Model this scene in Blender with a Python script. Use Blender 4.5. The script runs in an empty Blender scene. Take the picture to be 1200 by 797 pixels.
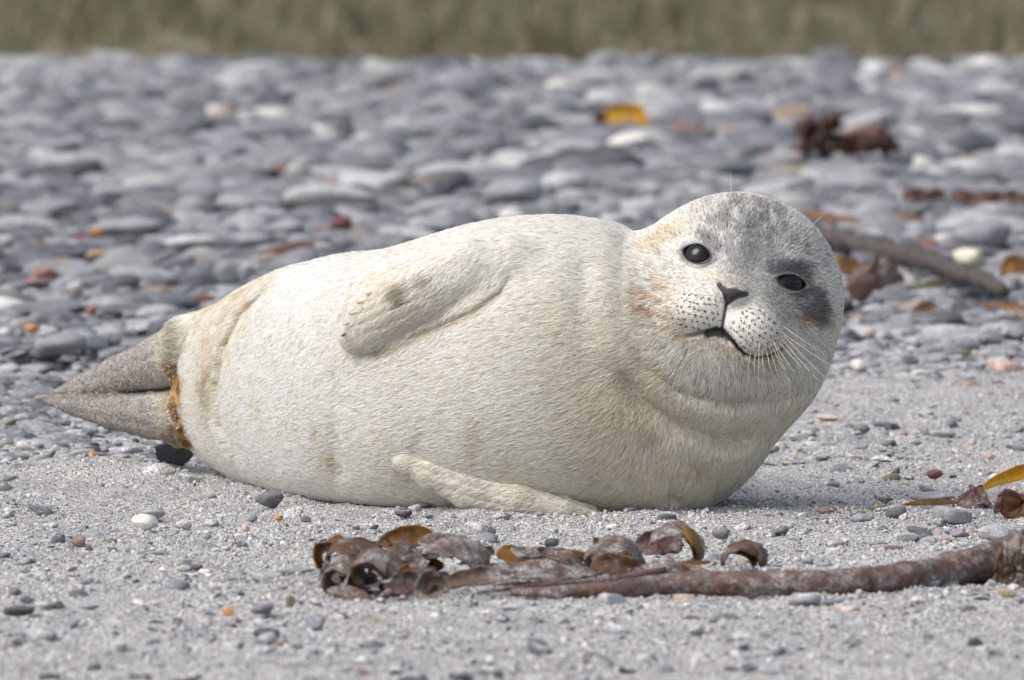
import bpy, math, random
import numpy as np
from mathutils import Vector, Euler

random.seed(7)
RS = np.random.RandomState(7)
scene = bpy.context.scene
COL = scene.collection

# ------------------------------------------------------------------ camera
FPX, CAMH, DS = 8000.0, 0.66, 8.0            # focal length in photo pixels (1200 wide), eye height, metres to the seal
PITCH = math.atan(458.5 / FPX)
cam_d = bpy.data.cameras.new('camera')
cam = bpy.data.objects.new('camera', cam_d)
COL.objects.link(cam)
cam.location = (0, -DS, CAMH)
cam.rotation_euler = (math.pi / 2 - PITCH, 0, 0)
cam_d.sensor_width = 36.0
cam_d.lens = 36.0 * FPX / 1200.0
cam_d.clip_end = 2000
cam_d.dof.use_dof = True
cam_d.dof.focus_distance = 7.95
cam_d.dof.aperture_fstop = 9.5
scene.camera = cam

# ------------------------------------------------------------------ light
SUN_EL, SUN_AZ = math.radians(50), math.radians(-122)     # azimuth from +Y (into the picture) towards +X
world = bpy.data.worlds.new('World')
scene.world = world
world.use_nodes = True
wn = world.node_tree
sky = wn.nodes.new('ShaderNodeTexSky')
sky.sky_type = 'NISHITA'
sky.sun_disc = False
sky.sun_elevation = SUN_EL
sky.sun_rotation = SUN_AZ
sky.air_density, sky.dust_density, sky.ozone_density = 1.0, 4.0, 1.0
hs = wn.nodes.new('ShaderNodeHueSaturation')       # thin cloud: the blue of the sky is washed out
hs.inputs['Saturation'].default_value = 0.55
wn.links.new(sky.outputs[0], hs.inputs['Color'])
wn.links.new(hs.outputs[0], wn.nodes['Background'].inputs[0])
wn.nodes['Background'].inputs[1].default_value = 0.15
sun_d = bpy.data.lights.new('sun', 'SUN')
sun_d.energy = 1.15
sun_d.angle = math.radians(34)
sun_d.color = (1.0, 0.95, 0.87)
sun = bpy.data.objects.new('sun', sun_d)
COL.objects.link(sun)
sdir = Vector((math.sin(SUN_AZ) * math.cos(SUN_EL), math.cos(SUN_AZ) * math.cos(SUN_EL), math.sin(SUN_EL)))
sun.rotation_euler = sdir.to_track_quat('Z', 'Y').to_euler()
sun.location = (-4, 2, 8)
vs = scene.view_settings
vs.view_transform, vs.look, vs.exposure, vs.gamma = 'Standard', 'None', 0.45, 1.0
scene.cycles.use_denoising = True
scene.cycles.max_bounces = 8
scene.cycles.diffuse_bounces = 6
scene.cycles_curves.shape = 'RIBBONS'
scene.cycles_curves.subdivisions = 1

# ------------------------------------------------------------------ small maths
CT, ST = math.cos(PITCH), math.sin(PITCH)

def P(px, py, d):
    """photo pixel at d metres of depth in front of the camera -> world point"""
    u = (np.asarray(px, float) - 600.0) / FPX
    v = (398.5 - np.asarray(py, float)) / FPX
    ry = CT + v * ST
    rz = -ST + v * CT
    return np.stack(np.broadcast_arrays(u / ry * d, d + 0 * u - DS, CAMH + rz / ry * d), -1)

def proj(p):
    """world points -> photo px, py, depth"""
    x, y, z = p[..., 0], p[..., 1] + DS, p[..., 2] - CAMH
    f = y * CT - z * ST
    return 600 + FPX * x / f, 398.5 - FPX * (y * ST + z * CT) / f, y

def hash3(i, j, k, s):
    h = (i.astype(np.int64) * 374761393 + j.astype(np.int64) * 668265263 + k.astype(np.int64) * 2147483647 + s * 974634777) & 0xFFFFFFFF
    h = ((h ^ (h >> 13)) * 1274126177) & 0xFFFFFFFF
    h = ((h ^ (h >> 16)) * 2246822519) & 0xFFFFFFFF
    return ((h ^ (h >> 15)) & 0xFFFFFF).astype(float) / float(0xFFFFFF)

def vnoise(p, scale, seed=0):
    """smooth value noise, -1..1"""
    q = np.asarray(p, float) * scale
    i = np.floor(q)
    f = q - i
    f = f * f * (3 - 2 * f)
    i = i.astype(np.int64)
    r = 0
    for a in (0, 1):
        for b in (0, 1):
            for c in (0, 1):
                w = (f[..., 0] if a else 1 - f[..., 0]) * (f[..., 1] if b else 1 - f[..., 1]) * (f[..., 2] if c else 1 - f[..., 2])
                r = r + w * hash3(i[..., 0] + a, i[..., 1] + b, i[..., 2] + c, seed)
    return r * 2 - 1

def fbm(p, scale, seed=0, octs=3):
    r, a, t = 0, 1.0, 0.0
    for o in range(octs):
        r = r + a * vnoise(p, scale * 2 ** o, seed + o * 17)
        t += a
        a *= 0.5
    return r / t

def sstep(a, b, x):
    t = np.clip((x - a) / (b - a), 0, 1)
    return t * t * (3 - 2 * t)

def norm(v):
    return v / np.maximum(np.linalg.norm(v, axis=-1, keepdims=True), 1e-12)

# ground height -------------------------------------------------------------
SLOPE = 0.0212
def gz_base(x, y):
    x, y = np.broadcast_arrays(np.asarray(x, float), np.asarray(y, float))
    rise = SLOPE * np.clip(y - 0.15, 0, None)
    crest = SLOPE * 13.35
    z = np.where(y < 13.5, rise, crest - 0.05 * (y - 13.5) ** 1.15 * (y > 13.5))
    z = np.where(y > 26, -0.55, np.maximum(z, -0.55))
    bank = np.clip(y - 36, 0, 40)
    z = z + 0.12 * bank + 0.25 * sstep(36, 39, y)
    return z

def gz(x, y):
    x, y = np.broadcast_arrays(np.asarray(x, float), np.asarray(y, float))
    p = np.stack([x, y, 0 * x], -1)
    near = 1 - sstep(10, 16, y)
    n = 0.009 * fbm(p, 5, 3, 3) + 0.0065 * fbm(p, 26, 5, 3) - .048 * sstep(.9, 2.3, y - 1.2 * sstep(-.35, .5, x))
    # mound of sand under the hind flippers
    q = np.exp(-(((x + 0.50) / 0.085) ** 2 + ((y - 0.42) / 0.12) ** 2))
    return gz_base(x, y) + near * n + 0.021 * q * (1 + 0.5 * vnoise(p, 30, 9))

def ground_at(px, py):
    """world point where the ray through a photo pixel meets the beach"""
    d = 8.0
    for _ in range(60):
        p = P(px, py, d)
        err = p[2] - float(gz_base(p[0], p[1]))
        d += err / 0.085 * 0.6
        d = min(max(d, 3.0), 21.5)
    return P(px, py, d), d

# ------------------------------------------------------------------ object helpers
def tag(o, label=None, cat=None, group=None, kind=None):
    if label: o['label'] = label
    if cat: o['category'] = cat
    if group: o['group'] = group
    if kind: o['kind'] = kind
    return o

def empty(name, loc=(0, 0, 0)):
    o = bpy.data.objects.new(name, None)
    o.empty_display_size = 0.05
    o.location = loc
    COL.objects.link(o)
    return o

def mesh_np(name, V, F, smooth=True):
    me = bpy.data.meshes.new(name)
    V = np.asarray(V, np.float32)
    if isinstance(F, np.ndarray):
        n, k = F.shape
        me.vertices.add(len(V)); me.vertices.foreach_set('co', V.ravel())
        me.loops.add(n * k); me.loops.foreach_set('vertex_index', F.astype(np.int32).ravel())
        me.polygons.add(n)
        me.polygons.foreach_set('loop_start', np.arange(0, n * k, k, dtype=np.int32))
        me.polygons.foreach_set('loop_total', np.full(n, k, np.int32))
        me.update(calc_edges=True)
    else:
        me.from_pydata(V.tolist(), [], F)
    me.polygons.foreach_set('use_smooth', np.full(len(me.polygons), smooth))
    me.validate()
    me.update()
    return me

def wmat(o):
    m = o.matrix_basis.copy()
    if o.parent is not None: m = wmat(o.parent) @ o.matrix_parent_inverse @ m
    return m

def obj(name, me, mat, parent=None):
    o = bpy.data.objects.new(name, me)
    if mat is not None:
        if len(me.materials) == 0: me.materials.append(mat)
    COL.objects.link(o)
    if parent is not None:
        o.parent = parent
        o.matrix_parent_inverse = wmat(parent).inverted()
    return o

def vcol(me, name, c):
    c = np.asarray(c, np.float32)
    if c.shape[1] == 3:
        c = np.concatenate([c, np.ones((len(c), 1), np.float32)], 1)
    a = me.attributes.new(name, 'FLOAT_COLOR', 'POINT')
    a.data.foreach_set('color', c.ravel())

# ------------------------------------------------------------------ materials
def mat_new(name):
    m = bpy.data.materials.new(name)
    m.use_nodes = True
    nt = m.node_tree
    for n in list(nt.nodes): nt.nodes.remove(n)
    out = nt.nodes.new('ShaderNodeOutputMaterial')
    return m, nt, out

def nd(nt, t, ins=None, **kw):
    n = nt.nodes.new(t)
    for k, v in kw.items(): setattr(n, k, v)
    for k, v in (ins or {}).items():
        s = n.inputs[k]
        if isinstance(v, bpy.types.NodeSocket): nt.links.new(v, s)
        else: s.default_value = v
    return n

def ramp(nt, fac, stops, interp='LINEAR'):
    r = nt.nodes.new('ShaderNodeValToRGB')
    r.color_ramp.interpolation = interp
    e = r.color_ramp.elements
    while len(e) < len(stops): e.new(0.5)
    for i, (p, c) in enumerate(stops):
        e[i].position = p
        e[i].color = (c[0], c[1], c[2], 1) if not isinstance(c, (int, float)) else (c, c, c, 1)
    nt.links.new(fac, r.inputs[0])
    return r.outputs[0]

def mixc(nt, f, a, b, mode='MIX'):
    n = nt.nodes.new('ShaderNodeMix')
    n.data_type = 'RGBA'
    n.blend_type = mode
    for s, v in ((n.inputs[0], f), (n.inputs[6], a), (n.inputs[7], b)):
        if isinstance(v, bpy.types.NodeSocket): nt.links.new(v, s)
        else: s.default_value = v if isinstance(v, (int, float)) else (v[0], v[1], v[2], 1)
    return n.outputs[2]

def maths(nt, op, a, b=0.0, clamp=False):
    n = nt.nodes.new('ShaderNodeMath')
    n.operation = op
    n.use_clamp = clamp
    for s, v in ((n.inputs[0], a), (n.inputs[1], b)):
        if isinstance(v, bpy.types.NodeSocket): nt.links.new(v, s)
        else: s.default_value = v
    return n.outputs[0]

SAND_STOPS = [(0.0, (0.13, 0.135, 0.15)), (0.09, (0.28, 0.285, 0.305)), (0.24, (0.42, 0.42, 0.435)), (0.44, (0.58, 0.575, 0.575)),
              (0.66, (0.70, 0.695, 0.69)), (0.83, (0.48, 0.46, 0.44)), (0.90, (0.54, 0.46, 0.40)), (0.94, (0.76, 0.76, 0.76))]

def sand_colour(nt, co, scale=420.0):
    v = nd(nt, 'ShaderNodeTexVoronoi', {'Vector': co, 'Scale': scale, 'Randomness': 1.0})
    sep = nd(nt, 'ShaderNodeSeparateColor', {'Color': v.outputs['Color']})
    c = ramp(nt, sep.outputs[0], SAND_STOPS, 'CONSTANT')
    n = nd(nt, 'ShaderNodeTexNoise', {'Vector': co, 'Scale': 9.0, 'Detail': 5.0, 'Roughness': 0.65})
    c = mixc(nt, 1.0, c, ramp(nt, n.outputs[0], [(0.30, (0.74, 0.74, 0.76)), (0.52, (0.98, 0.97, 0.96)), (0.72, (1.14, 1.13, 1.11))]), 'MULTIPLY')
    return c, v.outputs['Distance']

def make_sand():
    m, nt, out = mat_new('coarse_sand')
    co = nd(nt, 'ShaderNodeTexCoord').outputs['Object']
    c, dist = sand_colour(nt, co)
    n2 = nd(nt, 'ShaderNodeTexNoise', {'Vector': co, 'Scale': 70.0, 'Detail': 4.0, 'Roughness': 0.7})
    h = maths(nt, 'ADD', maths(nt, 'MULTIPLY', dist, -0.9), maths(nt, 'MULTIPLY', n2.outputs[0], 1.6))
    b = nd(nt, 'ShaderNodeBump', {'Height': h, 'Strength': 0.9, 'Distance': 0.005})
    p = nd(nt, 'ShaderNodeBsdfPrincipled', {'Base Color': c, 'Roughness': 0.92, 'Normal': b.outputs[0], 'Specular IOR Level': 0.25})
    nt.links.new(p.outputs[0], out.inputs[0])
    return m

def make_stone(inst):
    m, nt, out = mat_new('pebble_stone_mass' if inst else 'pebble_stone')
    tc = nd(nt, 'ShaderNodeTexCoord').outputs['Object']
    geo = nd(nt, 'ShaderNodeNewGeometry')
    pos = geo.outputs['Position']
    if inst:
        a = nd(nt, 'ShaderNodeAttribute', attribute_type='INSTANCER', attribute_name='col')
        col, dust = a.outputs['Color'], a.outputs['Alpha']
    else:
        a = nd(nt, 'ShaderNodeObjectInfo')
        col, dust = a.outputs['Color'], a.outputs['Alpha']
    n1 = nd(nt, 'ShaderNodeTexNoise', {'Vector': pos, 'Scale': 38.0, 'Detail': 6.0, 'Roughness': 0.7, 'Distortion': 0.4})
    c = mixc(nt, 1.0, col, ramp(nt, n1.outputs[0], [(0.30, 0.66), (0.5, 1.0), (0.72, 1.32)]), 'MULTIPLY')
    n2 = nd(nt, 'ShaderNodeTexNoise', {'Vector': pos, 'Scale': 420.0, 'Detail': 2.0})
    c = mixc(nt, 1.0, c, ramp(nt, n2.outputs[0], [(0.35, 0.78), (0.65, 1.2)]), 'MULTIPLY')
    # dried salt and sand grains lying on the upper faces
    sc, sd = sand_colour(nt, pos, 480.0)
    nz = nd(nt, 'ShaderNodeSeparateXYZ', {'Vector': geo.outputs['Normal']}).outputs[2]
    n3 = nd(nt, 'ShaderNodeTexNoise', {'Vector': pos, 'Scale': 110.0, 'Detail': 5.0, 'Roughness': 0.75})
    k = maths(nt, 'ADD', maths(nt, 'MULTIPLY', nz, 0.25), n3.outputs[0])
    k = maths(nt, 'ADD', k, maths(nt, 'MULTIPLY', dust, 0.9))
    f = ramp(nt, k, [(0.86, 0.0), (1.02, 0.92)])
    c = mixc(nt, f, c, sc)
    b = nd(nt, 'ShaderNodeBump', {'Height': maths(nt, 'ADD', n2.outputs[0], maths(nt, 'MULTIPLY', n1.outputs[0], 2.0)), 'Strength': 0.35, 'Distance': 0.002})
    p = nd(nt, 'ShaderNodeBsdfPrincipled', {'Base Color': c, 'Roughness': 0.62, 'Normal': b.outputs[0], 'Specular IOR Level': 0.4})
    nt.links.new(p.outputs[0], out.inputs[0])
    return m

def make_kelp(name, col, dark, dust, trans=0.25, rough=0.35):
    m, nt, out = mat_new(name)
    pos = nd(nt, 'ShaderNodeNewGeometry').outputs['Position']
    n1 = nd(nt, 'ShaderNodeTexNoise', {'Vector': pos, 'Scale': 34.0, 'Detail': 5.0, 'Roughness': 0.65})
    c = ramp(nt, n1.outputs[0], [(0.32, dark), (0.62, col)])
    sc, sd = sand_colour(nt, pos, 430.0)
    n3 = nd(nt, 'ShaderNodeTexNoise', {'Vector': pos, 'Scale': 42.0, 'Detail': 8.0, 'Roughness': 0.8})
    k = maths(nt, 'ADD', n3.outputs[0], dust)
    f = ramp(nt, k, [(0.55, 0.0), (0.72, 0.9)])
    sp = mixc(nt, f, c, mixc(nt, 0.25, sc, dark))
    b = nd(nt, 'ShaderNodeBump', {'Height': maths(nt, 'ADD', n3.outputs[0], maths(nt, 'MULTIPLY', f, 0.3)), 'Strength': 0.6, 'Distance': 0.004})
    ro = maths(nt, 'ADD', maths(nt, 'MULTIPLY', f, 0.55), rough, True)
    p = nd(nt, 'ShaderNodeBsdfPrincipled', {'Base Color': sp, 'Roughness': ro, 'Normal': b.outputs[0]})
    t = nd(nt, 'ShaderNodeBsdfTranslucent', {'Color': c})
    mx = nd(nt, 'ShaderNodeMixShader', {0: maths(nt, 'MULTIPLY', maths(nt, 'SUBTRACT', 1.0, f), trans), 1: p.outputs[0], 2: t.outputs[0]})
    nt.links.new(mx.outputs[0], out.inputs[0])
    return m

def make_plain(name, col, rough=0.5, spec=0.5, bump=None, coat=0.0):
    m, nt, out = mat_new(name)
    pos = nd(nt, 'ShaderNodeTexCoord').outputs['Object']
    n1 = nd(nt, 'ShaderNodeTexNoise', {'Vector': pos, 'Scale': 160.0, 'Detail': 4.0})
    c = mixc(nt, 1.0, col, ramp(nt, n1.outputs[0], [(0.3, 0.75), (0.7, 1.2)]), 'MULTIPLY')
    ins = {'Base Color': c, 'Roughness': rough, 'Specular IOR Level': spec, 'Coat Weight': coat}
    p = nd(nt, 'ShaderNodeBsdfPrincipled', ins)
    if bump:
        b = nd(nt, 'ShaderNodeBump', {'Height': n1.outputs[0], 'Strength': bump, 'Distance': 0.002})
        nt.links.new(b.outputs[0], p.inputs['Normal'])
    nt.links.new(p.outputs[0], out.inputs[0])
    return m

def make_skin():
    m, nt, out = mat_new('seal_coat')
    a = nd(nt, 'ShaderNodeAttribute', attribute_name='col')
    pos = nd(nt, 'ShaderNodeTexCoord').outputs['Object']
    n1 = nd(nt, 'ShaderNodeTexNoise', {'Vector': pos, 'Scale': 260.0, 'Detail': 3.0})
    c = mixc(nt, 1.0, a.outputs['Color'], ramp(nt, n1.outputs[0], [(0.3, 0.86), (0.7, 1.06)]), 'MULTIPLY')
    b = nd(nt, 'ShaderNodeBump', {'Height': n1.outputs[0], 'Strength': 0.3, 'Distance': 0.001})
    ro = maths(nt, 'SUBTRACT', 0.95, maths(nt, 'MULTIPLY', a.outputs['Alpha'], 0.42))   # alpha marks wet bare leather
    p = nd(nt, 'ShaderNodeBsdfPrincipled', {'Base Color': c, 'Roughness': ro, 'Normal': b.outputs[0], 'Specular IOR Level': 0.35})
    nt.links.new(p.outputs[0], out.inputs[0])
    return m

def make_fur():
    m, nt, out = mat_new('seal_fur')
    a = nd(nt, 'ShaderNodeAttribute', attribute_name='col')
    nr = nd(nt, 'ShaderNodeAttribute', attribute_name='nrm')
    d = nd(nt, 'ShaderNodeBsdfDiffuse', {'Color': a.outputs['Color'], 'Normal': nr.outputs['Vector']})
    d2 = nd(nt, 'ShaderNodeBsdfDiffuse', {'Color': a.outputs['Color']})
    mx = nd(nt, 'ShaderNodeMixShader', {0: 0.35, 1: d.outputs[0], 2: d2.outputs[0]})
    t = nd(nt, 'ShaderNodeBsdfTranslucent', {'Color': a.outputs['Color']})
    mx2 = nd(nt, 'ShaderNodeMixShader', {0: 0.30, 1: mx.outputs[0], 2: t.outputs[0]})
    nt.links.new(mx2.outputs[0], out.inputs[0])
    return m

def make_grain():
    m, nt, out = mat_new('sand_grain')
    a = nd(nt, 'ShaderNodeAttribute', attribute_type='INSTANCER', attribute_name='col')
    pos = nd(nt, 'ShaderNodeNewGeometry').outputs['Position']
    n1 = nd(nt, 'ShaderNodeTexNoise', {'Vector': pos, 'Scale': 300.0, 'Detail': 2.0})
    c = mixc(nt, 1.0, a.outputs['Color'], ramp(nt, n1.outputs[0], [(0.3, 0.8), (0.7, 1.15)]), 'MULTIPLY')
    p = nd(nt, 'ShaderNodeBsdfPrincipled', {'Base Color': c, 'Roughness': 0.7, 'Specular IOR Level': 0.35})
    nt.links.new(p.outputs[0], out.inputs[0])
    return m

def make_vcolmat(name, rough=0.8):
    m, nt, out = mat_new(name)
    a = nd(nt, 'ShaderNodeAttribute', attribute_name='col')
    pos = nd(nt, 'ShaderNodeNewGeometry').outputs['Position']
    n1 = nd(nt, 'ShaderNodeTexNoise', {'Vector': pos, 'Scale': 90.0, 'Detail': 2.0})
    c = mixc(nt, 1.0, a.outputs['Color'], ramp(nt, n1.outputs[0], [(0.3, 0.85), (0.7, 1.1)]), 'MULTIPLY')
    p = nd(nt, 'ShaderNodeBsdfPrincipled', {'Base Color': c, 'Roughness': rough})
    nt.links.new(p.outputs[0], out.inputs[0])
    return m

def make_bank():
    m, nt, out = mat_new('dune_turf')
    pos = nd(nt, 'ShaderNodeTexCoord').outputs['Object']
    n1 = nd(nt, 'ShaderNodeTexNoise', {'Vector': pos, 'Scale': 1.6, 'Detail': 6.0, 'Roughness': 0.7})
    c = ramp(nt, n1.outputs[0], [(0.3, (0.13, 0.13, 0.085)), (0.5, (0.18, 0.165, 0.115)), (0.7, (0.25, 0.215, 0.16))])
    p = nd(nt, 'ShaderNodeBsdfPrincipled', {'Base Color': c, 'Roughness': 0.95})
    nt.links.new(p.outputs[0], out.inputs[0])
    return m

M_SAND = make_sand()
M_STONE, M_STONEI = make_stone(False), make_stone(True)
M_SKIN, M_FUR, M_GRAIN = make_skin(), make_fur(), make_grain()
M_VCOL = make_vcolmat('stuck_grain')
M_GRASS = make_vcolmat('dune_grass_blade', 0.75)
M_BANK = make_bank()
M_EYE = make_plain('dark_wet_eye', (0.005, 0.0045, 0.005), 0.07, 0.32)
M_WHISK = make_plain('pale_whisker', (0.72, 0.67, 0.56), 0.4)
M_CLAW = make_plain('dark_claw', (0.09, 0.09, 0.10), 0.35)
M_CLAWP = make_plain('horn_claw', (0.55, 0.44, 0.33), 0.45)

# ================================================================== the beach
def axis(parts):
    r = []
    for a, b, st in parts:
        r += list(np.linspace(a, b, max(2, int(round((b - a) / st)) + 1))[:-1])
    return np.array(r + [parts[-1][1]])
gx = axis([(-260, -40, 20), (-40, -6, 2), (-6, -1.6, .2), (-1.6, -.8, .03), (-.8, .85, .009), (.85, 1.6, .03), (1.6, 6, .2), (6, 40, 2), (40, 260, 20)])
gy = axis([(-30, -8, 2), (-8, -2.6, .15), (-2.6, 1.2, .010), (1.2, 3.5, .022), (3.5, 8, .08), (8, 27, .25)])
X, Y = np.meshgrid(gx, gy, indexing='ij')
Z = gz(X, Y)
nx, ny = X.shape
ii = np.arange(nx * ny).reshape(nx, ny)
me = mesh_np('beach_sand', np.stack([X, Y, Z], -1).reshape(-1, 3), np.stack([ii[:-1, :-1], ii[1:, :-1], ii[1:, 1:], ii[:-1, 1:]], -1).reshape(-1, 4))
beach = tag(obj('beach_sand', me, M_SAND), 'pale grey coarse sand with shell grit under and in front of the seal', 'sand', kind='structure')
# grassy dune foot behind the shingle, running on to the horizon
gy2 = axis([(24, 34, 1), (34, 44, .25), (44, 80, 1), (80, 400, 20)])
gx2 = axis([(-300, -30, 15), (-30, 30, .5), (30, 300, 15)])
X, Y = np.meshgrid(gx2, gy2, indexing='ij')
Z = gz_base(X, Y) + .12 * fbm(np.stack([X, Y, 0 * X], -1), .5, 77) * sstep(35, 38, Y) - .03 * (Y < 27)
nx, ny = X.shape
ii = np.arange(nx * ny).reshape(nx, ny)
me = mesh_np('dune', np.stack([X, Y, Z], -1).reshape(-1, 3), np.stack([ii[:-1, :-1], ii[1:, :-1], ii[1:, 1:], ii[:-1, 1:]], -1).reshape(-1, 4))
tag(obj('dune', me, M_BANK), 'low grassy dune slope rising behind the shingle', 'dune', kind='structure')

# ------------------------------------------------------------------ instancing for uncountable stuff
def hidden_collection(name, meshes):
    c = bpy.data.collections.new(name)
    for i, me in enumerate(meshes):
        o = bpy.data.objects.new('%s_%02d' % (name, i), me)
        c.objects.link(o)
    return c

def scatter(name, pos, rot, scl, idx, col, coll, mat):
    me = bpy.data.meshes.new(name)
    n = len(pos)
    me.vertices.add(n)
    me.vertices.foreach_set('co', np.asarray(pos, np.float32).ravel())
    for nm, ty, key, val in (('rot', 'FLOAT_VECTOR', 'vector', rot), ('scl', 'FLOAT_VECTOR', 'vector', scl), ('col', 'FLOAT_COLOR', 'color', col), ('pick', 'INT', 'value', idx)):
        a = me.attributes.new(nm, ty, 'POINT')
        a.data.foreach_set(key, np.asarray(val, np.int32 if ty == 'INT' else np.float32).ravel())
    o = bpy.data.objects.new(name, me)
    COL.objects.link(o)
    g = bpy.data.node_groups.new(name, 'GeometryNodeTree')
    g.interface.new_socket('Geometry', in_out='INPUT', socket_type='NodeSocketGeometry')
    g.interface.new_socket('Geometry', in_out='OUTPUT', socket_type='NodeSocketGeometry')
    N, L = g.nodes, g.links
    gi, go = N.new('NodeGroupInput'), N.new('NodeGroupOutput')
    ci = N.new('GeometryNodeCollectionInfo')
    ci.inputs['Collection'].default_value = coll
    ci.inputs['Separate Children'].default_value = True
    ci.inputs['Reset Children'].default_value = True
    ip = N.new('GeometryNodeInstanceOnPoints')
    ip.inputs['Pick Instance'].default_value = True
    def attr(nm, ty):
        a = N.new('GeometryNodeInputNamedAttribute')
        a.data_type = ty
        a.inputs['Name'].default_value = nm
        return a.outputs['Attribute']
    er = N.new('FunctionNodeEulerToRotation')
    L.new(gi.outputs[0], ip.inputs['Points'])
    L.new(ci.outputs[0], ip.inputs['Instance'])
    L.new(attr('pick', 'INT'), ip.inputs['Instance Index'])
    L.new(attr('rot', 'FLOAT_VECTOR'), er.inputs[0])
    L.new(er.outputs[0], ip.inputs['Rotation'])
    L.new(attr('scl', 'FLOAT_VECTOR'), ip.inputs['Scale'])
    L.new(ip.outputs[0], go.inputs[0])
    md = o.modifiers.new('scatter', 'NODES')
    md.node_group = g
    return o

def icosphere(sub):
    import bmesh
    bm = bmesh.new()
    bmesh.ops.create_icosphere(bm, subdivisions=sub, radius=1.0)
    V = np.array([v.co for v in bm.verts]); F = np.array([[v.index for v in f.verts] for f in bm.faces])
    bm.free()
    return V, F

def stone_mesh(name, sub, seed, mat, rough=.0):
    """a water-worn stone about 2 x 2 x 2 units: soft facets, flattened faces, small dents"""
    V, F = icosphere(sub)
    r = np.random.RandomState(seed)
    q = V * (1 + .16 * vnoise(V + seed * 3.7, 1.1, seed)[:, None] + .07 * vnoise(V + seed, 2.6, seed + 1)[:, None])
    for _ in range(r.randint(6, 12)):
        n = norm(r.randn(3)); h = r.uniform(.50, .85)
        d = q @ n
        over = np.clip(d - h, 0, None)
        q = q - (over * .88)[:, None] * n
    q = q * (1 + rough * vnoise(V + seed, 7, seed + 2)[:, None])
    q -= (q.max(0) + q.min(0)) / 2
    q /= (q.max(0) - q.min(0)) / 2
    me = mesh_np(name, q, F)
    me.materials.append(mat)
    return me

NV = 14
VAR_I = [stone_mesh('pebble_form', 3, 100 + i, M_STONEI, .02) for i in range(NV)]
VAR_O = [stone_mesh('pebble', 3, 100 + i, M_STONE, .02) for i in range(NV)]
PEB = hidden_collection('pebble_forms', VAR_I)

# ------------------------------------------------------------------ the shingle: stones settle one by one on a height map
GREY = np.array([(.20, .205, .23), (.26, .265, .29), (.32, .325, .345), (.15, .155, .175), (.40, .40, .415), (.10, .105, .12), (.50, .50, .50)])
ODD = np.array([(.19, .105, .085), (.26, .18, .12), (.17, .09, .08), (.50, .49, .47), (.26, .23, .19), (.58, .57, .55), (.32, .235, .18)])
HX0, HY0, HS = -4.2, .1, .0155
HNX, HNY = int(8.4 / HS), int(14.9 / HS)
hxs, hys = HX0 + (np.arange(HNX) + .5) * HS, HY0 + (np.arange(HNY) + .5) * HS
HM = gz(hxs[:, None], hys[None, :])

def shingle_line(x):
    """where the sand gives way to shingle"""
    if isinstance(x, float):
        t = min(max((x + .35) / .85, 0), 1)
        return .95 + 1.45 * t * t * (3 - 2 * t) + .25 * math.sin(x * 3.1 + 1)
    return .95 + 1.45 * sstep(-.35, .5, x) + .25 * np.sin(x * 3.1 + 1)

def gzb(y):
    return SLOPE * max(y - .15, 0) if y < 13.5 else SLOPE * 13.35 - .05 * (y - 13.5) ** 1.15

def settle(x, y, a, b, c, yaw):
    """rest a stone with half axes a, b, c on what already lies there; returns its height"""
    R = max(a, b)
    i0, i1 = int((x - R - HX0) / HS), int((x + R - HX0) / HS) + 1
    j0, j1 = int((y - R - HY0) / HS), int((y + R - HY0) / HS) + 1
    i0, j0, i1, j1 = max(i0, 0), max(j0, 0), min(i1, HNX), min(j1, HNY)
    if i1 - i0 < 1 or j1 - j0 < 1:
        return float(gz(x, y)) + c * .35
    dx, dy = hxs[i0:i1, None] - x, hys[None, j0:j1] - y
    u = (dx * math.cos(yaw) + dy * math.sin(yaw)) / a
    v = (-dx * math.sin(yaw) + dy * math.cos(yaw)) / b
    r2 = u * u + v * v
    m = r2 < 1
    if not m.any():
        return float(gz(x, y)) + c * .35
    prof = np.sqrt(np.clip(1 - r2, 0, 1)) * c
    sub = HM[i0:i1, j0:j1]
    need = (sub + prof)[m]
    kth = int(.62 * (len(need) - 1))
    z = float(np.partition(need, kth)[kth])
    z = min(z, float(gzb(y)) + RS.uniform(-.75, .25) * c)
    HM[i0:i1, j0:j1] = np.where(m, np.maximum(sub, z + prof), sub)
    return z

stones = []     # x, y, z, a, b, c, rx, ry, rz, variant, r, g, b, dust
def add_stone(x, y, a, b, c, col, dust, sink=0.0):
    yaw = RS.rand() * math.pi
    if a > 2.2 * c: yaw = RS.normal(0, .5)
    z = settle(x, y, a, b, c, yaw)
    stones.append((x, y, z - sink, a, b, c, RS.normal(0, .13), RS.normal(0, .13), yaw, RS.randint(NV), col[0], col[1], col[2], dust))

def odd_colour():
    c = GREY[RS.choice(7, p=[.2, .22, .17, .15, .12, .08, .06])] * RS.uniform(.52, .98)
    if RS.rand() < .038: c = ODD[RS.randint(7)] * RS.uniform(.85, 1.1)
    return c

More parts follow.
